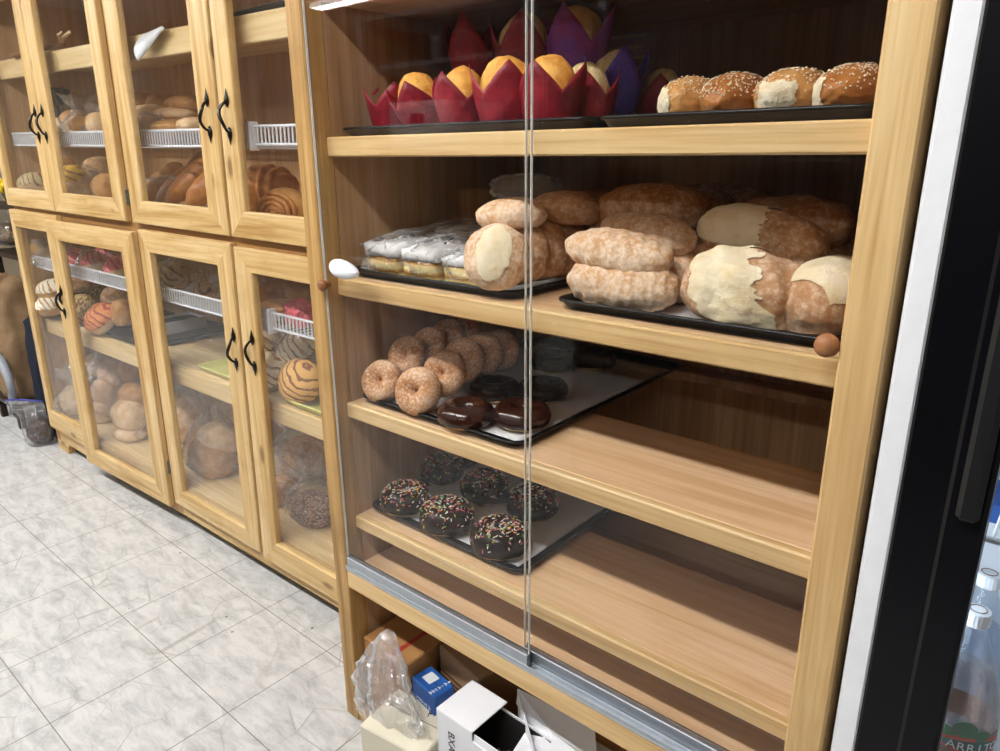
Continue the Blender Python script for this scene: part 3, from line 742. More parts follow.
def bag(name, w, d, h, label, cat, loc, rot=(0, 0, 0), mat='film', group=None, neck=.72, amp=.17, fill=None, fmat=None, clip=None, seed=None):
    """plastic bag: full belly, gathered neck, loose crown"""
    s = seed or nseed(); n = 72; rows = 52; vs = []; fs = []
    for i in range(rows):
        t = i/(rows-1)
        if t < neck: k = t/neck; r = max(.03, (1-(1-min(1, k*3.2))**2)*(1-.15*k)*(1-max(0, k-.55)/.45*.72))
        else: k = (t-neck)/(1-neck); r = .24+.42*k**.8
        for j in range(n):
            a = 2*pi*j/n; c_ = (cos(a), sin(a), t*2.2)
            f = 1+amp*(abs(nz(c_, 2.2, s))*2-.5)+amp*.5*(abs(nz(c_, 5., s+5))*2-.5)+amp*.3*(abs(nz(c_, 10., s+9))*2-.5)
            if t > neck*.8: f += (.35*sin(a*5+s)+.2*sin(a*9+2*s))*min(1, (t-neck*.8)/.25)
            vs.append((w/2*r*f*cos(a), d/2*r*f*sin(a), h*t*(1+.04*nz(c_, 1.5, s+2)) if i else 0))
    for i in range(rows-1):
        for j in range(n): fs.append((i*n+j, i*n+(j+1) % n, (i+1)*n+(j+1) % n, (i+1)*n+j))
    fs.append(list(range(n))[::-1])
    b = G().add(vs, fs)
    if not fill and not clip: return tag(put(b.build(name, M[mat], None, True), loc, rot), label, cat, group)
    t = thing(name, label, cat, loc, rot, group); b.build('plastic_film', M[mat], t, True)
    if fill:
        def fn(p):
            r = .90+.07*nz(p, 2, s); z = max(.004, h*fill*(.5+.5*p.z*r)); return Vector((p.x*w*.44*r, p.y*d*.44*r, z))
        o = G().shape(fn, 4).build('filling', M[fmat], t, True); o['kind'] = 'stuff'
    if clip: G().tube([(-w*.12, 0, h*neck), (w*.12, 0, h*neck)], .004, 8).build('tie', M[clip], t, True)
    return t
def packet(name, w, d, h, label, cat, loc, rot=(0, 0, 0), mat='film', group=None, amp=.12, seed=None, sub=4, floor=True):
    """closed loose wrap around something lying down"""
    s = seed or nseed()
    def fn(p):
        f = 1+amp*(abs(nz(p, 2.4, s))*2-.4)+amp*.5*(abs(nz(p, 6, s))*2-.4)
        z = spow(p.z, .7)*h/2*f+h/2
        return Vector((spow(p.x, .7)*w/2*f, spow(p.y, .7)*d/2*f, max(.001, z) if floor else z))
    return tag(put(G().shape(fn, sub).build(name, M[mat], None, True), loc, rot), label, cat, group)

# ------------------------------------------------------------------ trays and papers in the case
Z1, Z2, Z3, Z4 = (z[0]+.0004 for z in SZ)
def lay(z): return z+.0035
tray(.062, .502, .058, .70, Z3, 'black baking tray of sugar-dusted and plain chocolate donuts on the third shelf')
tray(.032+.020, .494, .072, .70, Z4, 'black baking tray of sprinkled chocolate donuts on the lowest shelf')
tray(.055, .487, .062, .70, Z2, 'black baking tray under the cream pastries on the left of the second shelf')
tray(.585-.012, 1.008, .062, .70, Z2, 'black baking tray under the long floured breads on the right of the second shelf')
tray(.054, .632, .060, .70, Z1, 'black baking tray of muffins on the left of the top shelf')
tray(.642, 1.016, .060, .70, Z1, 'black baking tray of sesame rolls on the right of the top shelf')
PZ = .0035
sheet('baking_paper', .088, .480, .088, .67, Z3+PZ, 'white baking paper under the donuts on the third shelf')
sheet('baking_paper', .080, .470, .100, .67, Z4+PZ, 'white baking paper under the sprinkled donuts')
sheet('baking_paper', .082, .463, .090, .67, Z2+PZ, 'white baking paper under the cream pastries')
sheet('baking_paper', .605, .985, .090, .67, Z2+PZ, 'white baking paper under the long floured breads')
sheet('baking_paper', .672, .985, .085, .67, Z1+PZ, 'white baking paper under the sesame rolls')
TZ = .0062
# ------------------------------------------------------------------ third shelf
z = Z3+TZ
GD = 'sugar-dusted donuts on the third shelf'
P = onZ(382, 381, z+.042)
c1, c2 = P.x, onZ(418, 391, z+.046).x
def sd_at(u, v, X, d, yaw, lean, label):
    p_ = onX(u, v, X)
    sugar_donut(label, (X, p_.y, max(p_.z, z+d*.42)), (RAD(lean), 0, RAD(yaw)), d, GD)
sd_at(382, 381, c1+.004, .092, 18, 62, 'sugar-dusted ring donut at the front left corner of its tray')
sd_at(418, 391, c2+.002, .100, 16, 66, 'largest sugar-dusted ring donut, foremost on the tray beside the chocolate ones')
sd_at(407, 356, c1+.006, .090, 10, 62, 'sugar-dusted donut standing right behind the front left one')
sd_at(444, 374, c2+.002, .098, 12, 68, 'sugar-dusted donut leaning behind the largest front one')
sd_at(429, 346, c1+.010, .088, 12, 64, 'sugar-dusted donut third in the left-hand row')
sd_at(463, 360, c2+.004, .098, 8, 72, 'sugar-dusted donut third in the right-hand row')
sd_at(447, 337, c1+.014, .086, 12, 64, 'sugar-dusted donut fourth in the left-hand row')
sd_at(483, 354, c2+.008, .096, 8, 74, 'sugar-dusted donut fourth in the right-hand row')
sd_at(463, 331, c1+.018, .084, 12, 64, 'sugar-dusted donut at the dark back end of the left-hand row')
sd_at(500, 350, c2+.014, .094, 8, 76, 'sugar-dusted donut at the back end of the right-hand row')
GC = 'plain chocolate donuts on the third shelf'
def cd_at(u, v, label, d=.108, glaze='choc', rot=(0, 0, 0), **k):
    p_ = onZ(u, v, z+.022); glazed_donut(label, (p_.x, p_.y, z), rot, d, 0, GC, glaze)
cd_at(466, 413, 'shiny chocolate-glazed donut at the front edge of the tray', .108, rot=(0, 0, .4))
cd_at(522, 414, 'shiny chocolate-glazed donut crossed by the glass edge at the front right', .108, rot=(0, 0, 1.9))
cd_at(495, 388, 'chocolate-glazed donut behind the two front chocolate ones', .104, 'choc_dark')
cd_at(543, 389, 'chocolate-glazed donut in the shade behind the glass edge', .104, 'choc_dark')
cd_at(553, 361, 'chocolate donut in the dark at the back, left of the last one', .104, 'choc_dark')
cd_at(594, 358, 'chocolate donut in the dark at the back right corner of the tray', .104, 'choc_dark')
# ------------------------------------------------------------------ lowest shelf
z = Z4+TZ
for u, v, d, lb_ in ((406, 501, .103, 'sprinkled chocolate donut at the left corner of the lowest tray'), (447, 519, .108, 'sprinkled chocolate donut in the middle of the front row'),
                     (500, 541, .110, 'sprinkled chocolate donut foremost on the lowest tray, beside the glass edge'), (442, 471, .100, 'sprinkled chocolate donut at the back left in the shade'),
                     (485, 489, .106, 'sprinkled chocolate donut in the middle of the back row'), (532, 506, .108, 'sprinkled chocolate donut behind the glass edge at the right of the back row')):
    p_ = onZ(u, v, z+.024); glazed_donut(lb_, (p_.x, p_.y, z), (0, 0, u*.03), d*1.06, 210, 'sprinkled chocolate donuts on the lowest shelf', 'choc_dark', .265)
# ------------------------------------------------------------------ second shelf, left
z = Z2+TZ
GP = 'cream pastries under crinkled wrap'
def pastry(x0, x1, y0, y1, label, drz=6, h=.058, rot=0.):
    cx, cy = (x0+x1)/2, (y0+y1)/2; t = thing('cream_pastry', label, 'pastry', (cx, cy, z), (0, 0, rot), GP); s = nseed(); W, D = x1-x0, y1-y0
    def lump(zb, zt, ov, nzv):
        vs, fs = [], []; n = 14; m = n+1
        for top in (0, 1):
            for i in range(m):
                for j in range(m):
                    x = (i/n-.5)*(W+ov); y = (j/n-.5)*(D+ov); e = min(i, j, n-i, n-j)
                    w_ = nzv*nz((x*30, y*30, top), 1, s); q = Vector((x, y, (zt if top else zb)))
                    if e == 0: q.x += w_*.9; q.y += w_*.9; q.z += (-.004 if top else 0)+w_*.6
                    elif top: q.z += w_*1.1+.004*sin(i*1.4+j*.6+s)
                    vs.append(q)
        for top in (0, 1):
            for i in range(n):
                for j in range(n):
                    a = top*m*m+i*m+j; q = [a, a+m, a+m+1, a+1]; fs.append(q if top else q[::-1])
        b = [i*m for i in range(m)]+[n*m+j for j in range(1, m)]+[i*m+n for i in range(n-1, -1, -1)]+[j for j in range(n-1, 0, -1)]
        for k in range(len(b)): a, c_ = b[k], b[(k+1) % len(b)]; fs.append((a, c_, c_+m*m, a+m*m))
        return G().add(vs, fs)
    lump(0, h*.62, 0, .004).build('pastry_layers', M['layers'], t, True)
    lump(h*.60, h, .006, .005).build('cream_layer', M['icing'], t, True)
    r2 = random.Random(int(s*10)); g = G()
    for k in range(drz):
        x = r2.uniform(-.4, .4)*W; y = r2.uniform(-.45, .3)*D; a = r2.uniform(0, pi); L_ = r2.uniform(.006, .014)
        g.tube([(x, y, h+.006), (x+cos(a)*L_*.5, y+sin(a)*L_*.5, h+.0095), (x+cos(a+.5)*L_, y+sin(a+.5)*L_, h+.006)], .0014, 6)
    g.build('chocolate_curls', M['choc_dark'], t, True); return t
pastry(.078, .170, .090, .270, 'white-topped cream pastry slice at the front left of its tray', 8, .062)
pastry(.182, .268, .094, .262, 'white-topped cream pastry slice beside the front left one', 6, .058, RAD(2))
pastry(.284, .365, .110, .262, 'white-topped cream pastry slice nearest the round bread discs', 5, .05)
pastry(.082, .172, .290, .450, 'cream pastry slice behind the front left one', 5, .075)
pastry(.190, .290, .286, .450, 'cream pastry slice behind the second front one', 5, .075)
pastry(.090, .280, .470, .62, 'wide cream pastry slice at the back of the tray', 5, .08)
packet('crinkled_wrap', .115, .44, .088, 'crinkled clear wrap over the front left cream pastries', 'plastic wrap', (.125, .285, z-.001), (RAD(2), 0, 0), 'film_wrap', 'crinkled wraps on the pastries')
packet('crinkled_wrap', .118, .42, .082, 'crinkled clear wrap over the second row of cream pastries', 'plastic wrap', (.236, .285, z-.001), (0, 0, 0), 'film_wrap', 'crinkled wraps on the pastries')
packet('crinkled_wrap', .10, .26, .068, 'crinkled clear wrap beside the round bread discs', 'plastic wrap', (.330, .215, z-.001), (0, 0, 0), 'film_wrap', 'crinkled wraps on the pastries')
GDc = 'round floured bread discs standing in a row'
def disc(u, v, Y, d, label, patch=False, yaw=34, lean=74):
    p_ = onY(u, v, Y)
    bread('bread_disc', d, d, d*.52, 'loaf', label, 'bread', (p_.x, p_.y+d*.1, p_.z), (RAD(lean), 0, RAD(yaw)), GDc, flat=.55, ex=1., patch=(lambda p: p.z > .15 and ((p.x+.02-.1*p.y)/.50)**2+((p.y-.08)/.78)**2 < 1+.35*nz(p, 3.5, 2)) if patch else None, rid=0, sub=6 if patch else 4)
disc(494, 260, .072, .112, 'round bread disc with a pale cream face, foremost of the standing row', True)
q0 = onY(494, 260, .072)
for k, (dx, dy, lb_) in enumerate(((.000, .062, 'round floured bread disc second in the standing row'), (.002, .118, 'round floured bread disc third in the standing row'), (.004, .172, 'round floured bread disc fourth in the standing row'), (.004, .228, 'round floured bread disc fifth in the standing row'), (.0, .285, 'round floured bread disc last of the standing row'))):
    bread('bread_disc', .112, .112, .062, 'loaf_brown', lb_, 'bread', (q0.x+dx, q0.y+.012+dy, q0.z), (RAD(74), 0, RAD(24)), GDc, flat=.55, ex=1.)
GT = 'flat loaves laid on top of the bread discs'
p_ = onY(512, 213, .125); bread('flat_loaf', .128, .10, .05, 'loaf', 'flat pale loaf laid on top of the front bread discs', 'bread', (p_.x, p_.y, q0.z+.05), (0, RAD(-3), RAD(8)), GT, rid=1.2, amp=.02)
p_ = onY(566, 200, .24); bread('flat_loaf', .13, .12, .055, 'loaf_brown', 'flat brown loaf on top of the back bread discs, behind the pale one', 'bread', (p_.x, .24, q0.z+.052), (0, RAD(3), RAD(20)), GT)
p_ = onY(600, 190, .34); bread('flat_loaf', .13, .12, .05, 'loaf_brown', 'flat brown loaf furthest back on the bread discs', 'bread', (p_.x-.02, .355, q0.z+.054), (0, 0, RAD(40)), GT)
p_ = onY(523, 190, .30); packet('bread_bag', .13, .12, .05, 'folded grey plastic bread bag behind the flat pale loaf', 'bag', (p_.x+.005, .30, p_.z-.02), (0, 0, .3), 'film_white')
# ------------------------------------------------------------------ second shelf, right
GL = 'long floured breads on the right of the second shelf'
def lf(u, v, Y, wpx, hpx, depth, label, mat='loaf', yaw=0, roll=0, pitch=0, rid=0, amp=.03, patch=None, pmat='cream', zb=None, ex=.8, flat=.75, sub=4):
    p_ = onY(u, v, Y); s_ = mpp(p_); L_ = wpx*s_*1.12; H_ = hpx*s_
    zc = (p_.z-H_*.42) if zb is None else zb
    return bread('sweet_bread', L_, depth, H_*1.05, mat, label, 'bread', (p_.x, Y, zc), (RAD(pitch), RAD(roll), RAD(yaw)), GL, rid=rid, amp=amp, patch=patch, pmat=pmat, ex=ex, flat=flat, sub=sub)
lf(621, 298, .122, 112, 45, .095, 'long floured bread with ridges lying at the front left of the right-hand tray', yaw=-4, rid=9, amp=.03, zb=z)
lf(616, 262, .125, 110, 37, .09, 'long floured bread stacked on the ridged front left one', yaw=-3, rid=7, amp=.024, roll=4, zb=z+.055, ex=.9)
lf(645, 249, .20, 96, 36, .085, 'long floured bread behind the stacked front left pair', yaw=-4, rid=6, amp=.024, roll=3, zb=z+.075)
lf(668, 282, .215, 80, 50, .09, 'floured bread showing only its pale end behind the lower front left one', yaw=-20, zb=z)
lf(652, 218, .30, 105, 44, .12, 'long brown bread in the upper middle, raised behind the left stack', 'loaf_brown', yaw=4, zb=z+.098, rid=3, amp=.012)
lf(655, 255, .315, 100, 60, .13, 'brown bread in the shade under the raised middle one', 'loaf_brown', yaw=0, zb=z)
lf(640, 235, .30, 100, 45, .12, 'brown bread squeezed under the raised middle bread', 'loaf_brown', yaw=0, zb=z+.055)
lf(690, 210, .45, 90, 40, .11, 'brown bread at the very back, right of the raised middle one', 'loaf_brown', yaw=10, zb=z+.085)
lf(690, 240, .45, 95, 60, .12, 'brown bread at the very back, under the rearmost brown one', 'loaf_brown', zb=z)
# big cream-faced bread
p_ = onY(744, 302, .135); bread('sweet_bread', .182, .115, .104, 'loaf_brown', 'largest bread at the front centre with a wide pale cream patch', 'bread', (p_.x, .135, z), (RAD(20), RAD(8), RAD(14)), GL, rid=4, amp=.035, sub=6,
      patch=lambda p: -.62+.16*nz(p, 3, 4)+.05*nz(p, 9, 2) < p.x+.45*p.z < .42+.2*nz(p, 3, 4)+.05*nz(p, 9, 2) and p.z > -.35 and p.y < .7, ex=.85, flat=.8, nzz=.08)
lf(757, 254, .225, 118, 46, .095, 'long bread half cream and half brown, laid across behind the largest one', yaw=-6, roll=6, zb=z+.078, rid=5, amp=.012, mat='loaf_brown', sub=5, patch=lambda p: p.x < .12+.1*nz(p, 4, 1)+.04*nz(p, 11, 3) and p.z > -.35 and p.x > -.95)
lf(795, 296, .225, 88, 62, .10, 'brown bread peeping out behind the right end of the largest one', 'loaf_brown', yaw=-30, zb=z, rid=3)
lf(735, 275, .24, 100, 70, .10, 'brown bread hidden below the half cream one', 'loaf_brown', yaw=0, zb=z)
p_ = onY(838, 306, .15); bread('sweet_bread', .17, .105, .092, 'loaf_brown', 'bread with a cream top cut off by the right-hand oak post', 'bread', (.960, .165, z), (0, 0, RAD(80)), GL, sub=5, patch=lambda p: p.x < .5 and p.z > .1+.1*nz(p, 3, 6)+.04*nz(p, 11, 3) and p.x > -.8, rid=3, amp=.02)
lf(790, 230, .34, 110, 46, .12, 'wide brown bread in the shade at the upper right', 'loaf_brown', yaw=-4, zb=z+.085, rid=3)
lf(795, 262, .36, 112, 60, .12, 'brown bread in the shade under the wide upper right one', 'loaf_brown', zb=z)
lf(838, 250, .40, 60, 46, .11, 'brown bread in the shade beside the right-hand oak post', 'loaf_brown', zb=z+.03, yaw=20)
lf(720, 205, .50, 110, 36, .10, 'brown bread in the darkest back row', 'loaf_brown', zb=z+.10)
# ------------------------------------------------------------------ top shelf: muffins
z = Z1+.0035
def tulip_muffin(label, loc, rot=0., w='red_paper', top='muffin', sc=1., empty=False, group='muffins in red paper cups', tilt=(0, 0), peak=.036):
    s = nseed(); t = thing('muffin' if not empty else 'muffin_cup', label, 'muffin' if not empty else 'paper cup', loc, (tilt[0], tilt[1], rot), group)
    sc *= 1.17; rb, rt, h = .030*sc, .046*sc, .05*sc
    def wob(i, a, r, zz):
        k = max(0, zz/h); pk = abs(((a*4/(2*pi)) % 1)*2-1)
        return r*(1+.12*k*(pk-.3)+.03*nz((cos(a), sin(a), k), 3, s)), zz+(peak*sc*(pk-.15)*k**2 if i >= 1 else 0)
    pr = [(rb, 0)]+[(rb+(rt-rb)*(k/8)**.8, h*k/8) for k in range(1, 9)]
    pr2 = pr+[(r-.0012, zz) for r, zz in pr[::-1][:6]]
    def wob2(i, a, r, zz): return wob(i, a, r, zz)
    g = G(); g.lathe(pr2, 48, None, wob2, True, False); g.build('paper_cup', M[w], t, True)
    if not empty:
        def fn(p):
            r = 1+.06*nz(p, 2, s)+.03*nz(p, 6, s); q = Vector((p.x*rt*.80*r, p.y*rt*.80*r, h*.82+p.z*.050*sc*r))
            if p.z < 0: q = Vector((p.x*rt*.80*r*(1+p.z*.35), p.y*rt*.80*r*(1+p.z*.35), h*.80+p.z*.022*sc))
            return q
        G().shape(fn, 4).build('muffin_top', M[top], t, True)
    return t
def mx(u, Y, v=100): return onY(u, v, Y).x
GM = 'muffins in red paper cups'
tulip_muffin('empty dark red paper cup at the left end of the muffin tray', (mx(356, .16), .16, z), .2, empty=True, group='empty red muffin cups', peak=.035)
tulip_muffin('empty dark red paper cup second from the left on the muffin tray', (mx(393, .15), .15, z), .9, empty=True, group='empty red muffin cups', peak=.035)
tulip_muffin('muffin with an orange top leaning out of its red cup, left of the others', (mx(428, .14), .14, z+.002), .5, tilt=(RAD(6), RAD(-14)))
tulip_muffin('orange-topped muffin in a red cup, second from the left with a top', (mx(463, .12), .12, z), .1)
tulip_muffin('large orange-topped muffin in a red cup just left of the glass edge', (mx(507, .11), .11, z), .75, sc=1.08)
tulip_muffin('orange-topped muffin in a red cup just right of the glass edge', (mx(550, .13), .13, z), .2, sc=1.05)
tulip_muffin('red-cupped muffin with a pale top, last in the front muffin row', (mx(580, .20), .215, z), .5, top='muffin_pale')
for u, Y, lb_ in ((440, .27, 'muffin in the shaded second row, furthest left'), (480, .26, 'muffin in the shaded second row, second from the left'), (525, .26, 'muffin in the shaded second row behind the glass edge'), (570, .32, 'muffin in the shaded second row, behind the pale-topped one'), (612, .33, 'muffin in the shaded second row, furthest right')):
    tulip_muffin(lb_, (mx(u, Y), Y, z), u*.1, top='muffin_pale')
zt = z+.088
tulip_muffin('tall red cup stacked in the upper tier at the left', (mx(478, .27, 60), .27, zt), .3, empty=True, sc=1.15, group='empty red muffin cups', peak=.05)
tulip_muffin('pale-topped muffin in a red cup in the upper tier behind the glass edge', (mx(524, .26, 50), .26, zt), .6, top='muffin_pale', sc=1.1, peak=.045)
tulip_muffin('pale-topped muffin in a purple cup in the upper tier', (mx(578, .30, 40), .30, zt), .2, 'purple_paper', 'muffin_pale', 1.15, group='muffins in purple and blue cups', peak=.045)
tulip_muffin('muffin in a blue and violet cup, below and right of the purple one', (mx(612, .30, 70), .31, zt-.062), .8, 'blue_paper', 'muffin_pale', 1.0, group='muffins in purple and blue cups', peak=.05)
tulip_muffin('dark red cup half hidden behind the leftmost sesame roll', (mx(652, .36, 90), .40, z), .4, top='muffin_pale', group=GM)
pa_ = onY(640, 60, DEP-.02)
g = G(); g.box(-.075, .075, 0, .0012, -.13, .14, .0002); fl = thing('paper_flyer', 'lilac printed flyer taped inside the back of the top shelf', 'flyer', (onY(630, 30, DEP-.016).x, DEP-.016, 1.50))
g.build('sheet', M['lilac_paper'], fl)
g = G()
for k in range(9): g.box(-.055, .055-.012*(k % 3), -.0008, -.0002, .11-.024*k, .117-.024*k, .0001)
g.build('printed_lines', M['white_ink'], fl)
# sesame rolls
GR = 'sesame rolls on the top shelf'
def roll(u, Y, w, label, end=True, yaw=0, L_=.165, mat='glossy_light', zb=0, h=.060):
    x = onY(u, 90, Y-.07).x
    return bread('sesame_roll', L_, w, h, mat, label, 'bread roll', (x, Y, z+.0025+zb), (0, 0, RAD(90+yaw)), GR, seeds=420, flat=.72, ex=.8, sub=5,
                 ends=(lambda p: p.x < -.5+.2*nz(p, 3, 1) and abs(p.y-end) < .48+.22*nz(p, 4, 7) and p.z < .5+.2*nz(p, 4, 5) and p.z > -.5) if end is not False else None)
roll(672, .16, .078, 'sesame roll with a small torn end, leftmost in the front row', .62, 6)
roll(718, .155, .078, 'sesame roll with an unbroken brown end, second in the front row', False, 2, mat='glossy')
def split(p): return p.x < -.35 and p.z < .72 and p.z > -.55 and p.y > .05
t_ = roll(778, .155, .088, 'sesame roll torn open to the white crumb, third in the front row', 0., 0)
h_ = G()
roll(842, .155, .084, 'sesame roll nearest the oak post, with a pale corner', .8, -4, mat='glossy')
roll(880, .225, .066, 'sesame roll mostly hidden by the right-hand oak post', False, 0)
for u, Y, lb_ in ((700, .36, 'sesame roll in the shade at the back left'), (745, .36, 'sesame roll in the shade behind the torn white one'), (800, .36, 'sesame roll in the shade, third along the back'), (850, .36, 'sesame roll in the shade at the back right')):
    roll(u, Y, .085, lb_, False, 0, mat='glossy', zb=.004)

# ------------------------------------------------------------------ open bottom of the case: boxes on the base board
BZ = .0302
def carton_at(name, label, cx, cy, w, d, h, rot, mat, zb=BZ, lean=(0, 0), group='boxes under the display case', seam=True, top=True):
    t = thing(name, label, 'box', (cx, cy, zb), (lean[0], lean[1], rot), group)
    g = G(); g.box(-w/2, w/2, -d/2, d/2, 0, h, .003); g.build('box', M[mat], t)
    if seam: g = G(); g.box(-w/2+.002, w/2-.002, -.0006, .0006, h+.0001, h+.0007, .0002); g.build('lid_seam', M['ink_brown'] if 'kraft' in mat else M['ink'], t)
    return t
def letter_mesh(name, text, size, ex=.0003):
    cu = bpy.data.curves.new('lettering', 'FONT'); cu.body = text; cu.size = size; cu.extrude = ex; cu.align_x = 'CENTER'; cu.align_y = 'CENTER'
    o = bpy.data.objects.new('lettering', cu); C.objects.link(o); bpy.context.view_layer.update()
    me = bpy.data.meshes.new_from_object(o.evaluated_get(bpy.context.evaluated_depsgraph_get())); me.name = name
    bpy.data.objects.remove(o); bpy.data.curves.remove(cu); me.materials.clear(); return me
def printed(par, text, size, loc, rot, mat):
    me = letter_mesh('printed_text', text, size); me.materials.append(M[mat])
    o = bpy.data.objects.new('printed_text', me); C.objects.link(o); o.parent = par; o.location = loc; o.rotation_euler = rot; return o
def scrawl(par, mat, Mx, n=4, w=.05, h=.012):
    """unreadable print: short strokes"""
    r2 = random.Random(n*7+int(w*900)); g = G(); x = -w/2
    while x < w/2:
        k = r2.uniform(.3, 1); g.box(x, x+.0022, -h/2*k, h/2*k, 0, .0005, .0001, Mx)
        if r2.random() < .6: g.box(x+.0023, x+.0022+h*.35, -h*.1, h*.1, 0, .0005, .0001, Mx)
        x += .004+h*.4*r2.uniform(.7, 1.2)
    return g.build('print_marks', M[mat], par)
b1 = carton_at('cardboard_box', 'brown cardboard box with red tape in the left corner under the case', .134, .16, .155, .27, .205, 0, 'kraft')
g = G(); g.box(.02, .032, -.134, .134, .2052, .206, .0003); g.box(.02, .032, -.1362, -.1352, .12, .205, .0003); g.build('red_tape', M['red_tape'], b1)
scrawl(b1, 'ink_brown', Matrix.Translation((-.045, -.1352, .15)) @ Matrix.Rotation(pi/2, 4, 'X'), 5, .05, .03)
b2 = carton_at('cardboard_box', 'dull brown carton leaning behind the blue box under the case', .318, .195, .15, .20, .215, RAD(-10), 'kraft_dull')
for k in range(3): g = G(); g.box(-.07, .01-.01*k, -.1012, -.1002, .15-.014*k, .156-.014*k, .0003); g.build('printed_line', M['ink_brown'], b2)
g = G(); g.box(-.06, -.01, -.03, .03, .2152, .216, .0003); g.build('printed_mark', M['ink'], b2)
b3 = carton_at('blue_box', 'small blue printed box between the brown cartons under the case', .262, .052, .088, .055, .172, RAD(-9), 'blue_card')
g = G(); g.box(-.025, .005, -.012, .016, .1722, .1732, .0003); g.build('white_label', M['white_ink'], b3)
scrawl(b3, 'white_ink', Matrix.Translation((.028, 0, .1722)) @ Matrix.Rotation(pi/2, 4, 'Z'), 4, .055, .012); scrawl(b3, 'white_ink', Matrix.Translation((.0, -.0277, .13)) @ Matrix.Rotation(pi/2, 4, 'X'), 6, .05, .014)
b4 = carton_at('cream_box', 'low cream box with a scuffed lid at the front under the case', .265, -.012, .17, .16, .115, RAD(8), 'cream_card', zb=.0365)
scrawl(b4, 'ink', Matrix.Translation((.04, .03, .1152)) @ Matrix.Rotation(.3, 4, 'Z'), 3, .035, .02)
# white printed box, open on its right side
t = thing('white_box', 'white box printed with dark letters, open and dark inside, at the front under the case', 'box', (.364, -.036, .0365), (0, 0, RAD(-1)), 'boxes under the display case')
g = G(); W_, D_, H_ = .22, .108, .213; th = .003
g.box(0, th, 0, D_, 0, H_, .0008); g.box(0, W_, D_-th, D_, 0, H_*.9, .0008); g.box(th, .10, 0, D_, H_-th, H_, .0008); g.box(0, W_, 0, D_, 0, th, .0008)
g.box(th, .100, 0, th, 0, H_-th, .0008); g.box(.10, W_, 0, th, 0, H_-.022, .0008); g.build('card_shell', M['white_card'], t)
g = G(); g.box(th+.0005, W_-.002, th+.0005, D_-th-.0005, th, .012, .001); g.box(th+.001, th+.002, th+.001, D_-th-.001, .01, H_-th-.001, .0003); g.box(th+.002, W_-.004, D_-th-.0016, D_-th-.0006, .01, H_*.88, .0003); g.build('dark_lining', M['dark_in'], t)
printed(t, 'BXAY', .026, (.042, -.0006, H_*.68), (pi/2, pi/2, 0), 'ink')
fx_ = G(); fx_.box(.101, W_, -.0005, .0022, H_-.060, H_-.010, .0006, Matrix.Rotation(RAD(-10), 4, 'X') @ Matrix.Translation((0, -.030, 0))); fx_.build('flap', M['white_card'], t)
packet('crumpled_film', .105, .085, .10, 'crumpled clear film stuffed inside the open white box', 'plastic wrap', (.364+.15, -.036+.054, .0365+.014), (0, 0, 0), 'film_wrap', amp=.3)
# crumpled white carton with flaps, further right
t = thing('torn_carton', 'torn white carton with bent flaps right of the open white box', 'box', (.63, .03, .0305), (0, 0, RAD(-6)), 'boxes under the display case')
t.location = (0, 0, .0305); t.rotation_euler = (0, 0, 0)
g = G(); g.box(.60, .80, .012, .15, 0, .165, .003); g.build('box', M['white_card'], t)
def flap(vs, name='flap', mat='white_card', th=.002):
    a, b, c_ = (Vector(v) for v in vs[:3]); n_ = (b-a).cross(c_-a).normalized()*th; k = len(vs)
    g = G(); g.add([Vector(v) for v in vs]+[Vector(v)+n_ for v in vs], [list(range(k))[::-1], list(range(k, 2*k))]+[[i, (i+1) % k, (i+1) % k+k, i+k] for i in range(k)]); return g.build(name, M[mat], t)
def fz(u, v, z): p__ = onZ(u, v, z); return (p__.x, p__.y, z-.0305)
A_, B_, C_, D_, E_, F_ = fz(518, 689, .265), fz(552, 733, .235), fz(553, 765, .195), fz(513, 752, .185), fz(529, 727, .21), fz(516, 703, .245)
flap([A_, F_, E_, B_], 'flap'); flap([E_, D_, C_, B_], 'flap')
flap([A_, B_, (B_[0]+.10, B_[1]+.01, .185), (A_[0]+.17, A_[1]+.03, .215)], 'lid')
flap([B_, C_, (C_[0]+.11, C_[1]-.004, .155), (B_[0]+.10, B_[1]+.008, .184)], 'front_flap')
flap([(.605, .008, .0), (.605, .008, .16), A_, (A_[0]+.01, A_[1], 0)], 'side_panel')
g = G(); bx, by, bz_ = B_
for k in range(5): g.box(bx+.015, bx+.09, by-.003-.006*k, by-.002-.006*k, bz_-.012-.009*k, bz_-.0112-.009*k, .0002)
g.build('printed_lines', M['kraft_dull'], t)
g = G(); g.tube([(bx+.05, by-.012, bz_-.02), (bx+.075, by-.02, bz_-.014), (bx+.095, by-.012, bz_-.018), (bx+.07, by-.004, bz_-.012), (bx+.05, by-.012, bz_-.02)], .0016, 8); g.tube([(bx+.09, by-.014, bz_-.018), (bx+.10, by-.035, bz_-.03), (bx+.098, by-.04, bz_-.08)], .0016, 8); g.build('string', M['white_plastic'], t)
bag('black_bag', .16, .14, .15, 'black plastic bag at the right behind the torn white carton', 'bag', (.905, .12, .0305), mat='black_soft')
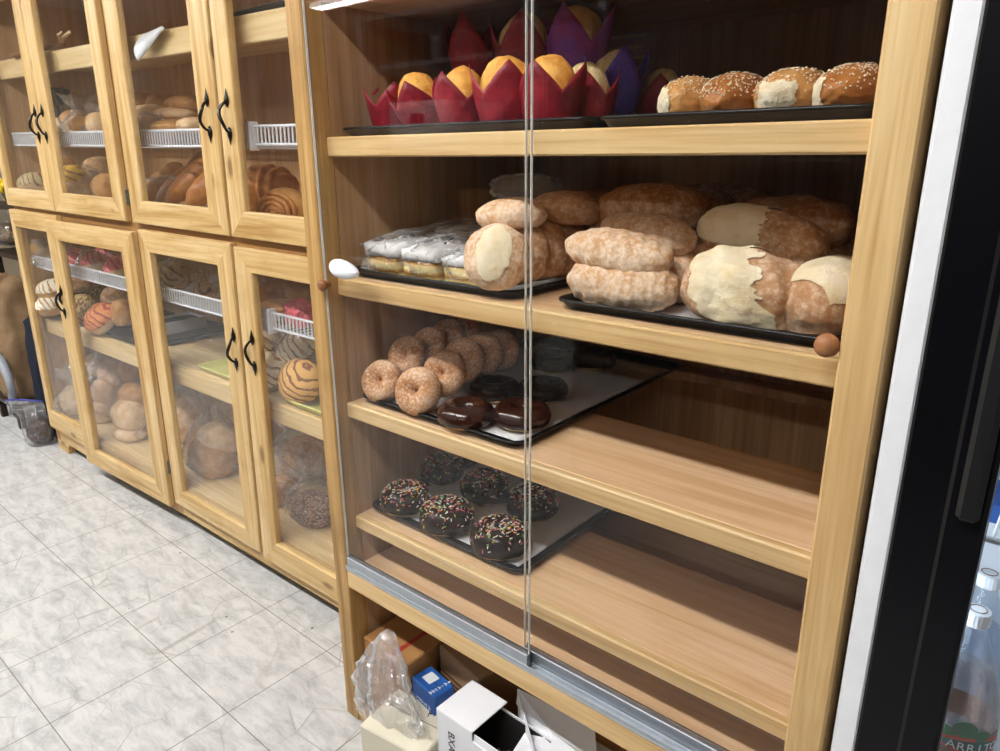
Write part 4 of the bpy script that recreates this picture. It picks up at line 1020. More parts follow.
# hanging translucent bag
def hanging():
    s = nseed(); n = 44; rows = 34; vs = []; fs = []
    pts = [(395, 628, .004, .012), (391, 648, -.012, .055), (389, 672, -.022, .088), (392, 698, -.030, .108), (394, 728, -.034, .098)]
    for i in range(rows):
        t_ = i/(rows-1)*(len(pts)-1); k = min(int(t_), len(pts)-2); f_ = t_-k
        a = onY(pts[k][0], pts[k][1], pts[k][2]); b = onY(pts[k+1][0], pts[k+1][1], pts[k+1][2]); c_ = a.lerp(b, f_); w_ = pts[k][3]*(1-f_)+pts[k+1][3]*f_
        for j in range(n):
            an = 2*pi*j/n; q = (cos(an), sin(an), t_)
            r = 1+.30*sin(an*5+s+t_*.4)*(.3+.5*t_/4)+.12*sin(an*11-t_)+.22*nz(q, 2., s)+.12*nz(q, 5, s)
            vs.append((c_.x+w_*.85*cos(an)*r, min(c_.y, .01)+w_*.26*sin(an)*r-.012, c_.z+.008*nz(q, 2, s)*(t_/4)))
    for i in range(rows-1):
        for j in range(n): fs.append((i*n+j, i*n+(j+1) % n, (i+1)*n+(j+1) % n, (i+1)*n+j))
    o = Vector(vs[-1]); o.z = 0
    return tag(put(G().add(vs, fs).build('plastic_bag', M['film_white'], None, True, off=o), o), 'translucent white plastic bag hanging over the brown box at the left post', 'bag')
hanging()

# ------------------------------------------------------------------ cooler bottles
def bottle(u, v, Y, label, drink, lab=True, H=.30):
    p_ = onY(u, v, Y); zb = CZ+.0006
    t = thing('soda_bottle', label, 'bottle', (p_.x, Y, zb), (0, 0, RAD(-8)), 'soda bottles in the cooler'); k = (p_.z+.006-zb)/.30
    pr = [(.030, .0), (.041, .004), (.043, .02), (.041, .06), (.0425, .10), (.043, .135), (.040, .165), (.033, .20), (.024, .235), (.0165, .262), (.0135, .272), (.0135, .285)]
    pr = [(r*(1.1 if zz < .24 else 1.), zz*k) for r, zz in pr]
    g = G(); g.lathe(pr, 36, None, lambda i, a, r, zz: (r*(1+(.012*sin(a*12) if 1 < i < 10 else 0)), zz), True, True); g.build('bottle_body', M['bottle'], t, True)
    g = G(); g.lathe([(r-.003, zz+.002) for r, zz in pr[:8]], 32); g.build('drink', M[drink], t, True)
    g = G(); g.lathe([(.0148, .276*k), (.0152, .278*k), (.0152, .294*k), (.0145, .297*k), (.011, .298*k)], 40, None, lambda i, a, r, zz: (r*(1+.03*(cos(a*20) > 0)*(i in (1, 2))), zz)); g.build('cap', M['white_plastic'], t)
    g = G(); g.tube([(.0095*cos(i*.2618), .0095*sin(i*.2618), .2986*k) for i in range(25)], .0007, 6); g.build('cap_print', M['kraft_dull'], t)
    if lab:
        g = G(); g.lathe([(.0475, .085*k), (.0479, .11*k), (.0479, .128*k)], 40, None, None, False, False); g.build('label_band', M['label_clear'], t, True)
        # the word bent around the bottle
        R_ = .0489
        for ch, an in zip('JARRITOS', [-134+13*i for i in range(8)]):
            a = RAD(an+44); me = letter_mesh('label_letter', ch, .0168, .0002); me.materials.append(M['white_ink'])
            o = bpy.data.objects.new('label_letter', me); C.objects.link(o); o.parent = t
            o.location = (R_*cos(a), R_*sin(a), .110*k); o.rotation_euler = (pi/2, 0, a+pi/2)
        def arc(a0, a1, z0, z1, r, mat, name, n=14, bulge=0.):
            vs = []; fs = []
            for rr in (r, r+.0004):
                for i in range(n+1):
                    a = RAD(a0+(a1-a0)*i/n); e = sin(pi*i/n)**.5
                    zm = (z0+z1)/2; hh = (z1-z0)/2*(e if bulge else 1)
                    vs += [(rr*cos(a), rr*sin(a), (zm-hh)*k), (rr*cos(a), rr*sin(a), (zm+hh)*k)]
            m = 2*(n+1)
            for i in range(n): fs += [(2*i, 2*i+2, 2*i+3, 2*i+1), (m+2*i, m+2*i+1, m+2*i+3, m+2*i+2), (2*i+1, 2*i+3, m+2*i+3, m+2*i+1), (2*i, m+2*i, m+2*i+2, 2*i+2)]
            return G().add(vs, fs).build(name, M[mat], t)
        arc(-100, 12, .099, .126, 0.04818, 'label_red', 'label_ribbon', 20, 1)
        arc(-95, 7, .103, .121, 0.04851, 'stalk_teal', 'label_band_inner', 20, 1)
        for a0, a1, z0, z1 in ((-98, -74, .121, .138), (-80, -44, .125, .152), (-50, -24, .120, .140)): arc(a0, a1, z0, z1, 0.04829, 'label_green', 'label_jug', 10, 1)
    return t
def clear(name, tint, fac):
    k = N(name); tr = k.n('ShaderNodeBsdfTransparent'); tr.inputs[0].default_value = tint; gl = k.n('ShaderNodeBsdfGlossy'); gl.inputs['Roughness'].default_value = .06
    h = k.noise(k.co((1, 1, .35)), 120., 3); bp = k.n('ShaderNodeBump'); bp.inputs['Strength'].default_value = .5; bp.inputs['Distance'].default_value = .003; k.l(h, bp.inputs['Height']); k.l(bp.outputs[0], gl.inputs['Normal'])
    lw = k.n('ShaderNodeLayerWeight'); lw.inputs['Blend'].default_value = .5; k.l(bp.outputs[0], lw.inputs['Normal'])
    mx_ = k.n('ShaderNodeMixShader'); k.l(k.math('ADD', k.math('MULTIPLY', k.math('POWER', lw.outputs['Facing'], 3.), .7), fac), mx_.inputs[0]); k.l(tr.outputs[0], mx_.inputs[1]); k.l(gl.outputs[0], mx_.inputs[2]); k.l(mx_.outputs[0], k.out.inputs[0]); return k.m
M['bottle'] = clear('clear bottle glass', (.86, .89, .92, 1), .06)
M['drink_a'] = clear('brown drink', (.82, .74, .70, 1), .01); M['drink_b'] = clear('pale drink', (.75, .80, .86, 1), .02)
M['label_clear'] = plain('brown label ground', '#7d6258', .4); M['label_red'] = plain('label red', '#c8452f', .4); M['label_green'] = plain('label green', '#1f6b4a', .4); M['stalk_teal'] = plain('label teal', '#1d5a5a', .4)
bottle(978, 612, .135, 'clear soda bottle with a red and green label, nearest the cooler door edge', 'drink_a')
bottle(989, 575, .25, 'clear soda bottle without visible label, behind the labelled one', 'drink_b', False)
p_ = onY(994, 525, .33)
t = thing('milk_carton', 'white carton with a blue top on the cooler shelf behind the bottles', 'carton', (p_.x+.05, .40, CZ+.0006))
g = G(); g.box(-.075, .075, -.05, .05, 0, .33, .004); g.build('carton_body', M['white_paint'], t)
g = G(); g.box(-.0755, .0755, -.0505, .0505, .30, .335, .003); g.build('blue_band', M['blue_card'], t)

# ------------------------------------------------------------------ bread in the pine cabinet
def L(u, v, Y): X, Zz = Linv(u, v, Y); return X, Zz
def LZ(X, Y, Zz): return LM(X, Y, Zz)
FU, WU, SH, FL, WL = 1.1375, 1.361, .6295, .1735, .857      # resting heights: upper floor, upper wire, lower board, lower floor, lower wire
def cb(kind, u, v, Y, wpx, hpx, label, zb=None, mat='tan_bun', top='concha_cream', group=None, rot=0, d=None, lean=0, rid=0, amp=.03, name=None, cat=None):
    X, Zz = L(u, v, Y); s_ = mpp(LM(X, Y, Zz)); w_, h_ = wpx*s_*1.22, hpx*s_
    while X-w_*.45 < -2.385 and Y > .08: Y -= .005; X, Zz = L(u, v, Y)
    if zb is not None and kind != 'bag' and kind != 'packet' and Zz-h_/2 > zb+.012: zb = Zz-h_/2
    p_ = LM(X, Y, zb if zb is not None else Zz-h_/2); dd = d or w_
    if kind == 'concha' and lean > 35: h_ = min(h_, w_*.62)
    if kind == 'concha': return concha_bun(name or 'concha_bun', w_, h_, mat, top, label, cat or 'sweet bun', p_, (RAD(lean), 0, RAD(rot)), group)
    if kind == 'bag': return bag(name or 'bread_bag', w_, dd, h_, label, cat or 'bag', p_, (RAD(lean), 0, RAD(rot)), mat, group)
    if kind == 'packet': return packet(name or 'bread_wrap', w_, dd, h_, label, cat or 'plastic wrap', p_, (RAD(lean), 0, RAD(rot)), mat, group)
    return bread(name or 'bread_roll', w_, dd, h_, mat, label, cat or 'bread', p_, (RAD(lean), 0, RAD(rot)), group, rid=rid, amp=amp)
# upper, second door: on the wire shelf
GU = 'bread behind the second upper door'
cb('concha', 59, 128, .17, 16, 17, 'white-topped round bun on the wire shelf behind the second upper door', WU, 'tan_bun', 'concha_white', GU)
cb('roll', 76, 119, .24, 24, 17, 'brown roll in the clear bag on the wire shelf behind the second upper door', WU+.03, 'tan_bun', group=GU)
cb('roll', 84, 125, .16, 22, 16, 'orange-brown roll lying low in the clear bag behind the second upper door', WU, 'glossy_light', group=GU)
cb('roll', 71, 127, .20, 14, 14, 'pale roll beside the white-topped bun behind the second upper door', WU, 'pale_bun', group=GU)
cb('roll', 99, 123, .14, 20, 20, 'pinkish bun right of the bagged rolls behind the second upper door', WU, 'pale_bun', group=GU)
cb('bag', 80, 108, .20, 34, 48, 'clear bag of rolls with a shiny gathered neck behind the second upper door', WU, 'film', group='bread bags in the pine cabinet', d=.18)
cb('bag', 100, 112, .17, 22, 40, 'clear bag around the pinkish bun behind the second upper door', WU, 'film', group='bread bags in the pine cabinet', d=.16)
cb('bag', 58, 105, .33, 26, 50, 'dark printed bag at the back behind the second upper door', WU, 'black_soft', group='bread bags in the pine cabinet', d=.12)
cb('concha', 78, 176, .15, 24, 22, 'yellow-topped bun under the wire shelf behind the second upper door', FU+.035, 'pale_bun', 'concha_yellow', GU, lean=35)
cb('roll', 76, 188, .13, 30, 17, 'pale wrapped bun in front of the yellow-topped one', FU, 'pale_bun', group=GU)
cb('roll', 66, 168, .24, 16, 24, 'brown bun left of and behind the yellow-topped one', FU+.02, 'tan_bun', group=GU)
cb('roll', 108, 186, .14, 24, 24, 'tan bun at the right under the wire shelf behind the second upper door', FU, 'tan_bun', group=GU)
cb('roll', 100, 168, .28, 26, 22, 'pale bun in the dark at the back right under the wire shelf, second upper door', FU+.03, 'pale_bun', group=GU)
cb('packet', 78, 182, .15, 36, 34, 'clear wrap around the yellow-topped bun behind the second upper door', FU, 'film_wrap', group='bread bags in the pine cabinet', d=.17)
cb('concha', 37, 183, .16, 26, 18, 'green and red striped bun behind the leftmost upper door', FU, 'pale_bun', 'concha_green')
# tongs and tray on the upper board
GX, GZ = L(60, 44, .14)
t = thing('bread_tongs', 'wooden bread tongs lying on the top board of the pine cabinet', 'tongs', LM(GX, .066, 1.6812))
g = G()
for s in (-1, 1): g.tube([(-.21, s*.004-.03, .008), (-.08, s*.016-.01, .014+.004*s), (.06, s*.016+.01, .018+.006*s), (.17, s*.006+.02, .018)], [.006, .008, .008, .005], 10)
g.build('tong_arms', M['knob'], t, True)
g = G(); g.tube([(.14, .02, .018), (.19, .02, .04), (.23, .03, .055)], .006, 8); g.tube([(.16, .02, .02), (.20, -.0, .045), (.24, .0, .05)], .004, 8); g.build('ribbon', M['pale_bun'], t, True)
X_, Z_ = L(255, 8, .05)
p_ = LM(X_+.03, .27, 1.681); tray(-.27, .27, -.20, .20, 0, 'black baking tray on the top board behind the upper door nearest the case', mat='tray', group='black trays in the pine cabinet').location = p_
# curled paper hanging off the upper board
X_, Z_ = L(156, 44, .045)
o_ = LM(X_, .045, 1.645); g = G(); vs = []; fs = []
for k in (0, .0006):
    for i in range(9):
        for j in range(9):
            a, b = i/8, j/8
            vs.append((-.075+.15*a+.02*b, -.004-.035*sin(b*pi*.7)*(1-a*.6)-k, .030-.075*b*(1-a*.85)+.012*a))
for k in (0, 81):
    for i in range(8):
        for j in range(8): q = [k+i*9+j, k+(i+1)*9+j, k+(i+1)*9+j+1, k+i*9+j+1]; fs.append(q if k else q[::-1])
b_ = [i*9 for i in range(9)]+[72+j for j in range(1, 9)]+[i*9+8 for i in range(7, -1, -1)]+[j for j in range(7, 0, -1)]
for k in range(len(b_)): a, c_ = b_[k], b_[(k+1) % len(b_)]; fs.append((a, c_, c_+81, a+81))
tag(put(G().add(vs, fs).build('paper_note', M['paper'], None, True), o_), 'curled white paper hanging over the top board behind the third upper door', 'paper')
# third upper door
G3 = 'bread behind the third upper door'
for u, v, Y, w_, h_, m_, zo, lb_ in ((146, 124, .14, 26, 15, 'pale_bun', 0, 'pale roll at the front left of the heap on the wire shelf, third upper door'), (172, 127, .14, 40, 14, 'tan_bun', 0, 'wide tan roll at the front of the heap on the wire shelf, third upper door'),
        (196, 125, .15, 24, 15, 'pale_bun', 0, 'pale roll at the front right of the heap, beside the door handle'), (150, 112, .18, 26, 14, 'pale_bun', .035, 'pale floury roll on top at the left of the heap'),
        (176, 114, .19, 38, 13, 'pale_bun', .035, 'ridged pale bread in the middle of the heap'), (186, 104, .22, 32, 16, 'tan_bun', .062, 'curled tan bread on top at the right of the heap'),
        (145, 101, .27, 24, 16, 'tan_bun', .062, 'reddish tan bread at the back left of the heap'), (165, 103, .30, 30, 18, 'tan_bun', .055, 'tan bread in the shade at the back of the heap')):
    cb('roll', u, v, Y, w_, h_, lb_, WU if not zo else None, m_, group=G3, d=.13, rot=u % 40-20, rid=3 if 'ridged' in lb_ else 0, amp=.05)
cb('packet', 168, 116, .20, 66, 30, 'clear bag over the heap of rolls behind the third upper door', WU+.002, 'film_wrap', group='bread bags in the pine cabinet', d=.24)
for u, v, Y, w_, h_, m_, lb_, zo in ((153, 187, .14, 20, 28, 'glossy_light', 'tan loaf leaning at the left under the wire shelf, third upper door', 0), (168, 189, .15, 18, 30, 'glossy', 'brown loaf second from the left under the wire shelf, third upper door', 0),
        (183, 182, .14, 20, 36, 'glossy', 'tall shiny brown loaf leaning in the middle under the wire shelf, third upper door', .0), (201, 192, .12, 24, 28, 'glossy', 'shiny brown loaf beside the right stile of the third upper door', .0), (194, 175, .24, 26, 34, 'glossy_light', 'tan loaf behind the tall shiny one, third upper door', .0)):
    X, Zz = L(u, v, Y); s_ = mpp(LM(X, Y, Zz))
    bread('long_loaf', max(.10, (Zz-FU)*2.2), w_*s_*1.25, w_*s_*.9, m_, lb_, 'bread', LM(X, Y+.05, FU+.012+(Zz-FU)*.78), (0, RAD(-42), RAD(62)), 'loaves behind the third upper door', rid=3, amp=.02)
cb('packet', 172, 186, .17, 60, 36, 'clear wrap over the brown loaves behind the third upper door', FU, 'film_wrap', group='bread bags in the pine cabinet', d=.2)
# fourth upper door
cb('roll', 268, 184, .24, 56, 34, 'dark braided loaf at the back behind the upper door nearest the case', FU+.02, 'glossy', group=None, d=.14, rid=5, amp=.12, name='braided_loaf')
cb('roll', 240, 190, .20, 30, 28, 'tan loaf at the left behind the upper door nearest the case', FU, 'glossy_light', d=.13)
def spiral():
    X, Zz = L(281, 196, .13); p_ = LM(X, .14, FU+.058); t = thing('spiral_roll', 'spiral-rolled brown pastry at the front behind the upper door nearest the case', 'pastry', p_, (RAD(8), 0, RAD(24)))
    g = G(); g.shape(lambda p: Vector((p.x*.072*(1+.03*nz(p, 3, 1)), p.y*.062, p.z*.055*(1+.04*nz(p, 3, 2)))), 4); g.build('pastry', M['glossy_light'], t, True)
    g = G(); pts = []; rs = []
    for i in range(70):
        a = i*.30; r = .010+.046*i/70; pts.append((r*1.2*cos(a), -.046-.012*(1-(i/70)**2), r*.92*sin(a))); rs.append(.0075)
    g.tube(pts, rs, 8); g.build('rolled_layers', M['glossy'], t, True)
spiral()
cb('roll', 251, 204, .12, 16, 14, 'small yellow bun left of the spiral pastry', FU, 'muffin')
cb('roll', 236, 121, .16, 18, 20, 'pale roll half hidden behind the end bracket of the short upper wire shelf', WU, 'pale_bun')
# first lower door
cb('roll', 36, 246, .16, 20, 17, 'orange-brown bun on the wire shelf behind the leftmost lower door', WL, 'glossy_light')
cb('bag', 46, 243, .19, 22, 26, 'clear dark bag beside the orange-brown bun, leftmost lower door', WL, 'film', group='bread bags in the pine cabinet', d=.14)
GW = 'white-striped buns behind the leftmost lower door'
cb('concha', 55, 303, .13, 24, 18, 'white-striped bun lying at the bottom of the pair, leftmost lower door', SH+.018, 'tan_bun', 'concha_white', GW, lean=10, rot=10)
cb('concha', 54, 288, .14, 23, 16, 'white-striped bun on top of the pair, leftmost lower door', SH+.075, 'tan_bun', 'concha_white', GW, lean=8, rot=-10)
p_ = LM(-2.15, .26, SH+.0008); tray(-.215, .215, -.18, .18, 0, 'black tray under the white-striped buns, leftmost lower door', group='black trays in the pine cabinet').location = p_
p_ = LM(-1.69, .27, SH+.0008); tray(-.22, .22, -.19, .19, 0, 'black tray of mixed sweet buns behind the slightly open lower door', group='black trays in the pine cabinet').location = p_
# second lower door: wire shelf, pink
GPk = 'pink sweet buns on the lower wire shelf'
cb('concha', 79, 256, .15, 19, 22, 'bright pink striped bun at the left, behind the slightly open lower door', WL, 'pale_bun', 'concha_pink', GPk, lean=20)
cb('concha', 102, 258, .14, 30, 17, 'pink wrapped bun in the middle, behind the slightly open lower door', WL, 'pale_bun', 'concha_pink', GPk, lean=10)
cb('concha', 119, 266, .13, 20, 17, 'pink bun at the right end of the wire shelf, slightly open lower door', WL, 'pale_bun', 'concha_pink', GPk, lean=10)
cb('roll', 68, 246, .26, 18, 17, 'dark red bun in the shade behind the bright pink one', WL+.01, 'tan_bun')
cb('packet', 106, 256, .16, 44, 26, 'clear bag around the pink buns behind the slightly open lower door', WL, 'film_white', group='bread bags in the pine cabinet', d=.18)
GM2 = 'sweet buns on the tray behind the slightly open lower door'
cb('roll', 89, 304, .15, 24, 27, 'round seed-crusted bun at the left of the tray, slightly open lower door', SH+.012, 'seeded', group=GM2, lean=25)
cb('concha', 107, 311, .11, 28, 26, 'peach and yellow striped bun at the front of the tray, slightly open lower door', SH+.012, 'pale_bun', 'concha_peach', GM2, lean=40)
cb('roll', 93, 286, .26, 20, 18, 'brown seeded bun at the back of the tray, slightly open lower door', SH+.05, 'seeded', group=GM2)
cb('roll', 123, 312, .14, 18, 26, 'brown bun at the right of the tray, slightly open lower door', SH+.012, 'tan_bun', group=GM2)
cb('roll', 118, 297, .24, 26, 22, 'dark bun in the shade at the back right of the tray, slightly open lower door', SH+.03, 'loaf_brown', group=GM2)
cb('roll', 79, 283, .22, 22, 16, 'dull brown bun at the back left of the tray, slightly open lower door', SH+.05, 'loaf_brown', group=GM2)
# below: bags of buns
GB = 'bagged buns on the bottom of the pine cabinet'
for u, v, Y, w_, h_, m_, zo, lb_ in ((133, 437, .13, 36, 28, 'pale_bun', .045, 'large pale bun at the front right of the bottom bag, slightly open lower door'), (134, 455, .12, 32, 14, 'pale_bun', 0, 'flat pale bun at the very bottom of the bag, slightly open lower door'),
        (108, 440, .14, 22, 20, 'pale_bun', .0, 'pale bun at the lower left of the bottom bag, slightly open lower door'), (112, 415, .18, 30, 24, 'tan_bun', .075, 'tan bun in the middle of the bottom bag, slightly open lower door'),
        (138, 412, .18, 30, 26, 'tan_bun', .11, 'tan bun at the upper right of the bottom bag, slightly open lower door'), (118, 395, .22, 34, 24, 'tan_bun', .15, 'tan bun at the top of the bottom bag, slightly open lower door'),
        (98, 388, .24, 22, 20, 'pale_bun', .17, 'pale bun at the upper left of the bottom bag, slightly open lower door'), (137, 383, .24, 22, 24, 'glossy', .20, 'red-brown bun at the top right in the shade, slightly open lower door'), (120, 425, .26, 40, 26, 'tan_bun', .0, 'tan bun buried at the back of the bottom bag, slightly open lower door')):
    cb('roll', u, v, Y, w_, h_, lb_, FL+zo, m_, group=GB, d=.13)
GBg = 'bread bags in the pine cabinet'
cb('bag', 118, 420, .19, 62, 100, 'large shiny clear bag of buns on the bottom, slightly open lower door', FL, 'film', group=GBg, d=.26)
cb('bag', 152, 452, .16, 16, 26, 'small clear bag by the right stile at the bottom, slightly open lower door', FL, 'film', group=GBg, d=.12)
cb('roll', 80, 410, .22, 26, 28, 'pale bun on the bottom behind the leftmost lower door', FL, 'pale_bun', group=None, d=.14)
cb('bag', 80, 403, .22, 34, 46, 'clear bag around the pale bun on the bottom, leftmost lower door', FL, 'film', group=GBg, d=.2)
# third lower door
GC3 = 'wrapped brown buns on the lower wire shelf'
cb('concha', 176, 274, .22, 36, 26, 'brown-grooved bun at the left of the wire shelf, third lower door', WL, 'loaf_brown', 'concha_brown', GC3, lean=35)
cb('concha', 209, 281, .20, 22, 34, 'pale brown grooved bun at the right of the wire shelf, third lower door', WL, 'loaf_brown', 'concha_brown', GC3, lean=70)
cb('roll', 196, 271, .28, 22, 22, 'dark bun in the shade between the two grooved buns, third lower door', WL, 'loaf_brown')
cb('packet', 190, 274, .18, 66, 34, 'clear wrap around the grooved buns, third lower door', WL, 'film_wrap', group=GBg, d=.2)
X, Zz = L(168, 318, .28); p_ = LM(X-.02, .33, SH+.001)
t = thing('white_box', 'white open-topped box at the back of the board, third lower door', 'box', p_)
g = G(); w_ = .07; h_ = .05
for a in ((-w_, w_, -.09, -.086), (-w_, w_, .086, .09)): g.box(a[0], a[1], a[2], a[3], 0, h_, .001)
for a in ((-w_, -w_+.004), (w_-.004, w_)): g.box(a[0], a[1], -.086, .086, 0, h_, .001)
g.box(-w_+.004, w_-.004, -.086, .086, 0, .004, .001); g.build('box', M['white_card'], t)
g = G(); g.box(-w_+.005, w_-.005, -.085, .085, .005, h_*.8, .002); g.build('dark_contents', M['dark_in'], t)
X, Zz = L(222, 372, .12)
p_ = LM(X+.045, .17, SH+.001); tray(-.115, .115, -.10, .10, 0, 'pale yellow plastic tray on the board, third lower door', mat='yellow_tray', rim=.022, group='pale yellow trays in the pine cabinet', rc=.02).location = p_
p_ = LM(-.30, .20, SH+.001); tray(-.235, .25, -.13, .16, 0, 'pale yellow plastic tray under the big grooved buns, lower door nearest the case', mat='yellow_tray', rim=.022, group='pale yellow trays in the pine cabinet', rc=.02).location = p_
for u, v, Y, w_, h_, m_, zo, lb_ in ((214, 470, .16, 44, 40, 'tan_bun', 0, 'red-brown bun in the front bag on the bottom, third lower door'), (220, 440, .19, 36, 30, 'pale_bun', .085, 'bun in the upper part of the front bag on the bottom, third lower door'), (190, 430, .26, 34, 30, 'pale_bun', .08, 'pale bun at the back left on the bottom, third lower door'), (232, 415, .28, 34, 30, 'pale_bun', .14, 'pale bun at the back right on the bottom, third lower door'), (195, 465, .27, 40, 36, 'tan_bun', 0, 'tan bun in the shade at the back left on the bottom, third lower door')):
    cb('roll', u, v, Y, w_, h_, lb_, FL+zo, m_, group='bagged buns behind the third lower door', d=.15)
cb('bag', 216, 452, .17, 56, 92, 'shiny clear bag of red-brown buns on the bottom, third lower door', FL, 'film_wrap', group=GBg, d=.24)
cb('bag', 188, 436, .27, 46, 88, 'milky bag at the back left on the bottom, third lower door', FL, 'film_white', group=GBg, d=.2)
cb('bag', 236, 425, .30, 44, 90, 'milky bag at the back right on the bottom, third lower door', FL, 'film_white', group=GBg, d=.18)
# fourth lower door
cb('roll', 277, 294, .20, 32, 28, 'brown bread at the left of the short wire shelf, lower door nearest the case', WL, 'glossy', d=.16)
cb('roll', 262, 290, .28, 28, 26, 'dull brown bread in the shade at the left, lower door nearest the case', WL, 'loaf_brown', d=.14)
cb('roll', 276, 306, .12, 30, 12, 'flat tan bread at the front of the short wire shelf, lower door nearest the case', WL, 'glossy_light', d=.12)
X, Zz = L(297, 309, .12); packet('pink_paper', .085, .07, .075, 'crumpled pink paper on the short wire shelf, lower door nearest the case', 'paper', LM(X, .13, WL), (0, 0, 0), 'pink_paper', amp=.25)
cb('roll', 300, 290, .25, 22, 34, 'tan bread behind the crumpled pink paper', WL, 'tan_bun', d=.12)
GK = 'big grooved buns behind the lower door nearest the case'
cb('concha', 306, 372, .13, 36, 44, 'big orange grooved bun facing out on the yellow tray', SH+.058, 'tan_bun', 'concha_orange', GK, lean=72, rot=22)
cb('concha', 275, 369, .15, 36, 34, 'big cream grooved bun left of the orange one', SH+.03, 'tan_bun', 'concha_cream', GK, lean=45, rot=10)
cb('concha', 274, 346, .18, 32, 24, 'cream grooved bun on top of the big cream one', SH+.115, 'tan_bun', 'concha_cream', GK, lean=35)
cb('concha', 302, 343, .22, 36, 24, 'cream bun in a milky wrap behind the orange one', SH+.09, 'tan_bun', 'concha_cream', GK, lean=25)
cb('packet', 302, 341, .22, 40, 30, 'milky wrap around the cream bun behind the orange one', SH+.085, 'film_white', group=GBg, d=.17)
cb('bag', 312, 487, .17, 52, 70, 'clear bag of brown crumbs on the bottom, lower door nearest the case', FL, 'film_wrap', group=GBg, d=.16)
X, Zz = L(313, 500, .17); bread('crumb_heap', .17, .13, .10, 'crumbs', 'heap of brown crumbs inside the clear bag, lower door nearest the case', 'crumbs', LM(X, .17, FL+.001), nzz=.12)['kind'] = 'stuff'
cb('roll', 281, 500, .18, 22, 26, 'brown bun left of the bag of crumbs', FL, 'loaf_brown', d=.13)
for u, v, Y, zo, lb_ in ((285, 462, .30, .05, 'dark bun at the back left behind the bag of crumbs'), (308, 450, .30, .06, 'dark bun at the back right behind the bag of crumbs')): cb('roll', u, v, Y, 34, 34, lb_, FL+zo*0, 'loaf_brown', d=.16)
cb('bag', 296, 455, .31, 60, 80, 'milky bag at the back behind the bag of crumbs', FL, 'film_white', group=GBg, d=.2)

# ------------------------------------------------------------------ left of the pine cabinet
def Lg(u, v, Y): return onY(u, v, Y)
t = thing('dark_shelf', 'dark side shelf beyond the left end of the pine cabinet', 'shelf', (-3.2, .72, 0))
for zz in (.42, .80, 1.08): g = G(); g.box(-.72, .72, -.26, .24, zz-.03, zz, .003); g.build('shelf_board', M['dark_table'], t)
for x in (-.70, .70):
    for y in (-.24, .22): g = G(); g.box(x-.02, x+.02, y-.02, y+.02, 0, 1.05, .002); g.build('leg', M['dark_table'], t)
g = G(); g.box(-.72, .72, .24, .25, .02, 1.6, .002); g.build('back_board', M['dark_table'], t)
p_ = onZ(12, 258, .72); bag('nut_bag', .30, .22, .28, 'clear bag of shelled nuts on the dark side shelf', 'bag', (onY(9, 255, .56).x, .58, .8005), mat='film', fill=.55, fmat='nuts', neck=.66)
p_ = onY(4, 196, .50); t = thing('flower_bunch', 'bunch of yellow flowers on top of the dark side shelf', 'flowers', (p_.x-.0, .52, 1.0805))
for k in range(16):
    a = rnd.uniform(0, 6.28); r = rnd.uniform(0, .055); h_ = rnd.uniform(.06, .12); g = G()
    g.shape(lambda p: Vector((r*cos(a), r*sin(a), h_))+p*.017*(1+.35*sin(7*math.atan2(p.y, p.x))), 2); g.build('flower', M['petal'], t, True)
g = G()
for k in range(8): a = k*.785; g.tube([(0.01*cos(a), .01*sin(a), 0), (.035*cos(a), .035*sin(a), .085)], .003, 6)
g.build('stems', M['stalk'], t, True)
# brown paper sack and navy cloth in front of the shelf
def sack(name, label, cat, loc, w, d, h, mat, s, top=.8, rot=0):
    n = 40; rows = 26; vs = []; fs = []
    for i in range(rows):
        t_ = i/(rows-1)
        for j in range(n):
            a = 2*pi*j/n; q = (cos(a), sin(a), t_*1.6); r = (1-.25*t_**2*(1-top)*3)*(1+.16*(abs(nz(q, 1.7, s))*2-.4)+.08*nz(q, 4.5, s)); r *= min(1, .86+t_*2.)
            if t_ > .93: r *= 1-(t_-.93)*9
            vs.append((w/2*spow(cos(a), .7)*r, d/2*spow(sin(a), .7)*r, h*t_*(1+.05*nz(q, 2, s)) if i else 0))
    for i in range(rows-1):
        for j in range(n): fs.append((i*n+j, i*n+(j+1) % n, (i+1)*n+(j+1) % n, (i+1)*n+j))
    fs += [list(range(n))[::-1], [(rows-1)*n+j for j in range(n)]]
    return tag(put(G().add(vs, fs).build(name, M[mat], None, True), loc, (0, 0, rot)), label, cat)
p_ = onZ(18, 400, .05); sack('navy_cloth', 'dark navy cloth bundle slumped against the left end of the pine cabinet', 'cloth', (-2.60, .30, .001), .26, .24, .62, 'navy_cloth', 3.3, .7)
sack('paper_sack', 'crumpled brown paper sack standing at the left edge of the photo', 'sack', (-2.99, .27, .14), .36, .26, .62, 'brown_cloth', 5.1, .6)
t = thing('step_stool', 'low dark stool under the brown paper sack', 'stool', (-2.99, .27, 0))
g = G(); g.box(-.17, .17, -.14, .14, .115, .139, .004); g.build('seat', M['dark_table'], t)
for x in (-.14, .14):
    for y in (-.11, .11): g = G(); g.box(x-.015, x+.015, y-.015, y+.015, 0, .115, .002); g.build('leg', M['dark_table'], t)
p_ = onY(8, 372, -.06); q_ = onY(14, 398, -.10)
g = G(); pts = [onY(-8, 350, .13), onY(2, 362, .12), onY(9, 378, .11), onY(12, 392, .10), onZ(13, 412, .022)]
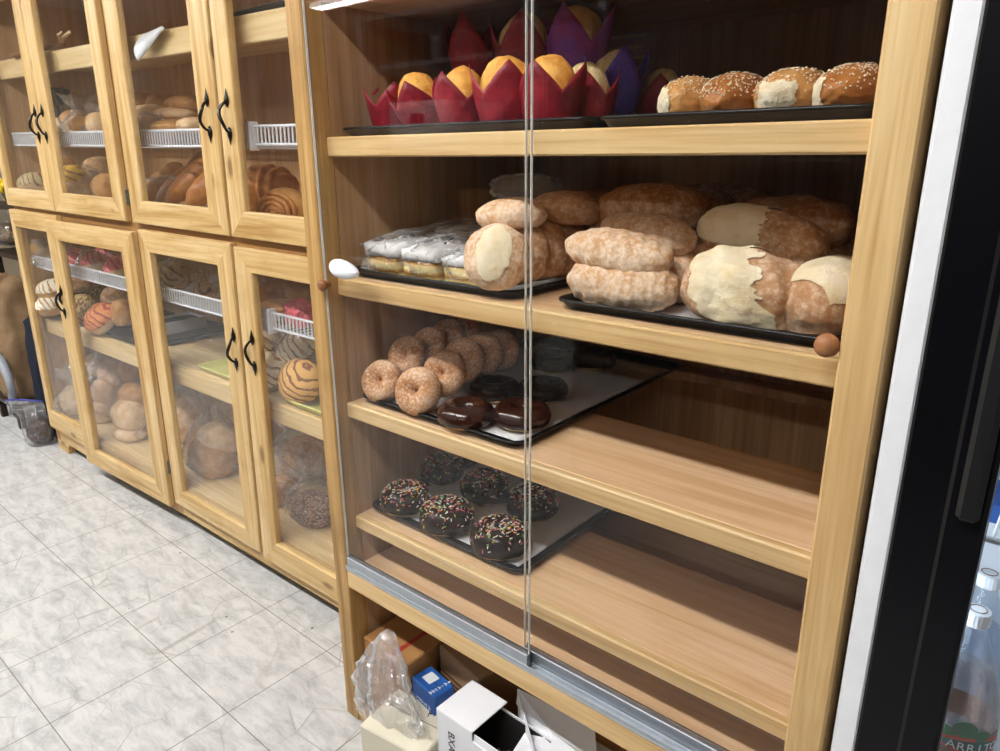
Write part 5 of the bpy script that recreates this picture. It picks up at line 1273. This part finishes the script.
g.tube(pts, [.02, .022, .02, .018, .016], 12); o_ = Vector((pts[-1].x, pts[-1].y, 0)); tag(put(g.build('curved_tube', M['grey_strap'], None, True, off=o_), o_), 'curved grey plastic tube in front of the paper sack', 'tube')
# zip bag on the floor
p_ = onZ(33, 446, 0)
t = thing('zip_bag', 'clear zip bag with dark brown lumps on the floor beside the cabinet foot', 'bag', (p_.x, p_.y+.04, .0008), (0, 0, RAD(35)))
def zb_rows():
    n = 40; rows = 26; s = 4.4; vs = []; fs = []
    for i in range(rows):
        t_ = i/(rows-1); w_ = .075*(1-.25*abs(t_-.3)) if t_ < .55 else .066+.030*(t_-.55)/.45; d_ = .055*(1-t_)**.8*(1 if t_ > .06 else .8)+.003
        w_ *= (.8 if t_ < .04 else 1)
        for j in range(n):
            a = 2*pi*j/n; q = (cos(a), sin(a), t_*2); r = 1+.10*(abs(nz(q, 2.5, s))*2-.4); lean = -.05*t_*t_
            vs.append((w_*cos(a)*r+lean, d_*sin(a)*r, .235*t_*(1-.06*t_)))
    for i in range(rows-1):
        for j in range(n): fs.append((i*n+j, i*n+(j+1) % n, (i+1)*n+(j+1) % n, (i+1)*n+j))
    fs.append(list(range(n))[::-1]); return G().add(vs, fs)
zb_rows().build('plastic_film', M['film'], t, True)
g = G(); g.shape(lambda p: Vector((p.x*.064*(1+.08*nz(p, 3, 2)), p.y*.043*(1+.08*nz(p, 3, 4)), max(.003, .062+p.z*.062*(1+.1*nz(p, 3, 7))))), 4); g.build('brown_lumps', M['choc_crumbs'], t, True)['kind'] = 'stuff'
g = G(); g.tube([(-.14, 0, .219), (-.05, .003, .222), (.045, 0, .217)], .005, 8); g.build('zip_strip', M['zip'], t, True)

# ------------------------------------------------------------------ view
sc = bpy.context.scene
w = bpy.data.worlds.new('world'); sc.world = w; w.use_nodes = True
w.node_tree.nodes['Background'].inputs[0].default_value = (.8, .85, .9, 1); w.node_tree.nodes['Background'].inputs[1].default_value = .15
sc.view_settings.view_transform = 'Standard'; sc.view_settings.look = 'None'; sc.view_settings.gamma = 1; sc.view_settings.use_curve_mapping = False
sc.view_settings.exposure = 0.0
sc.cycles.transparent_max_bounces = 40; sc.cycles.max_bounces = 10
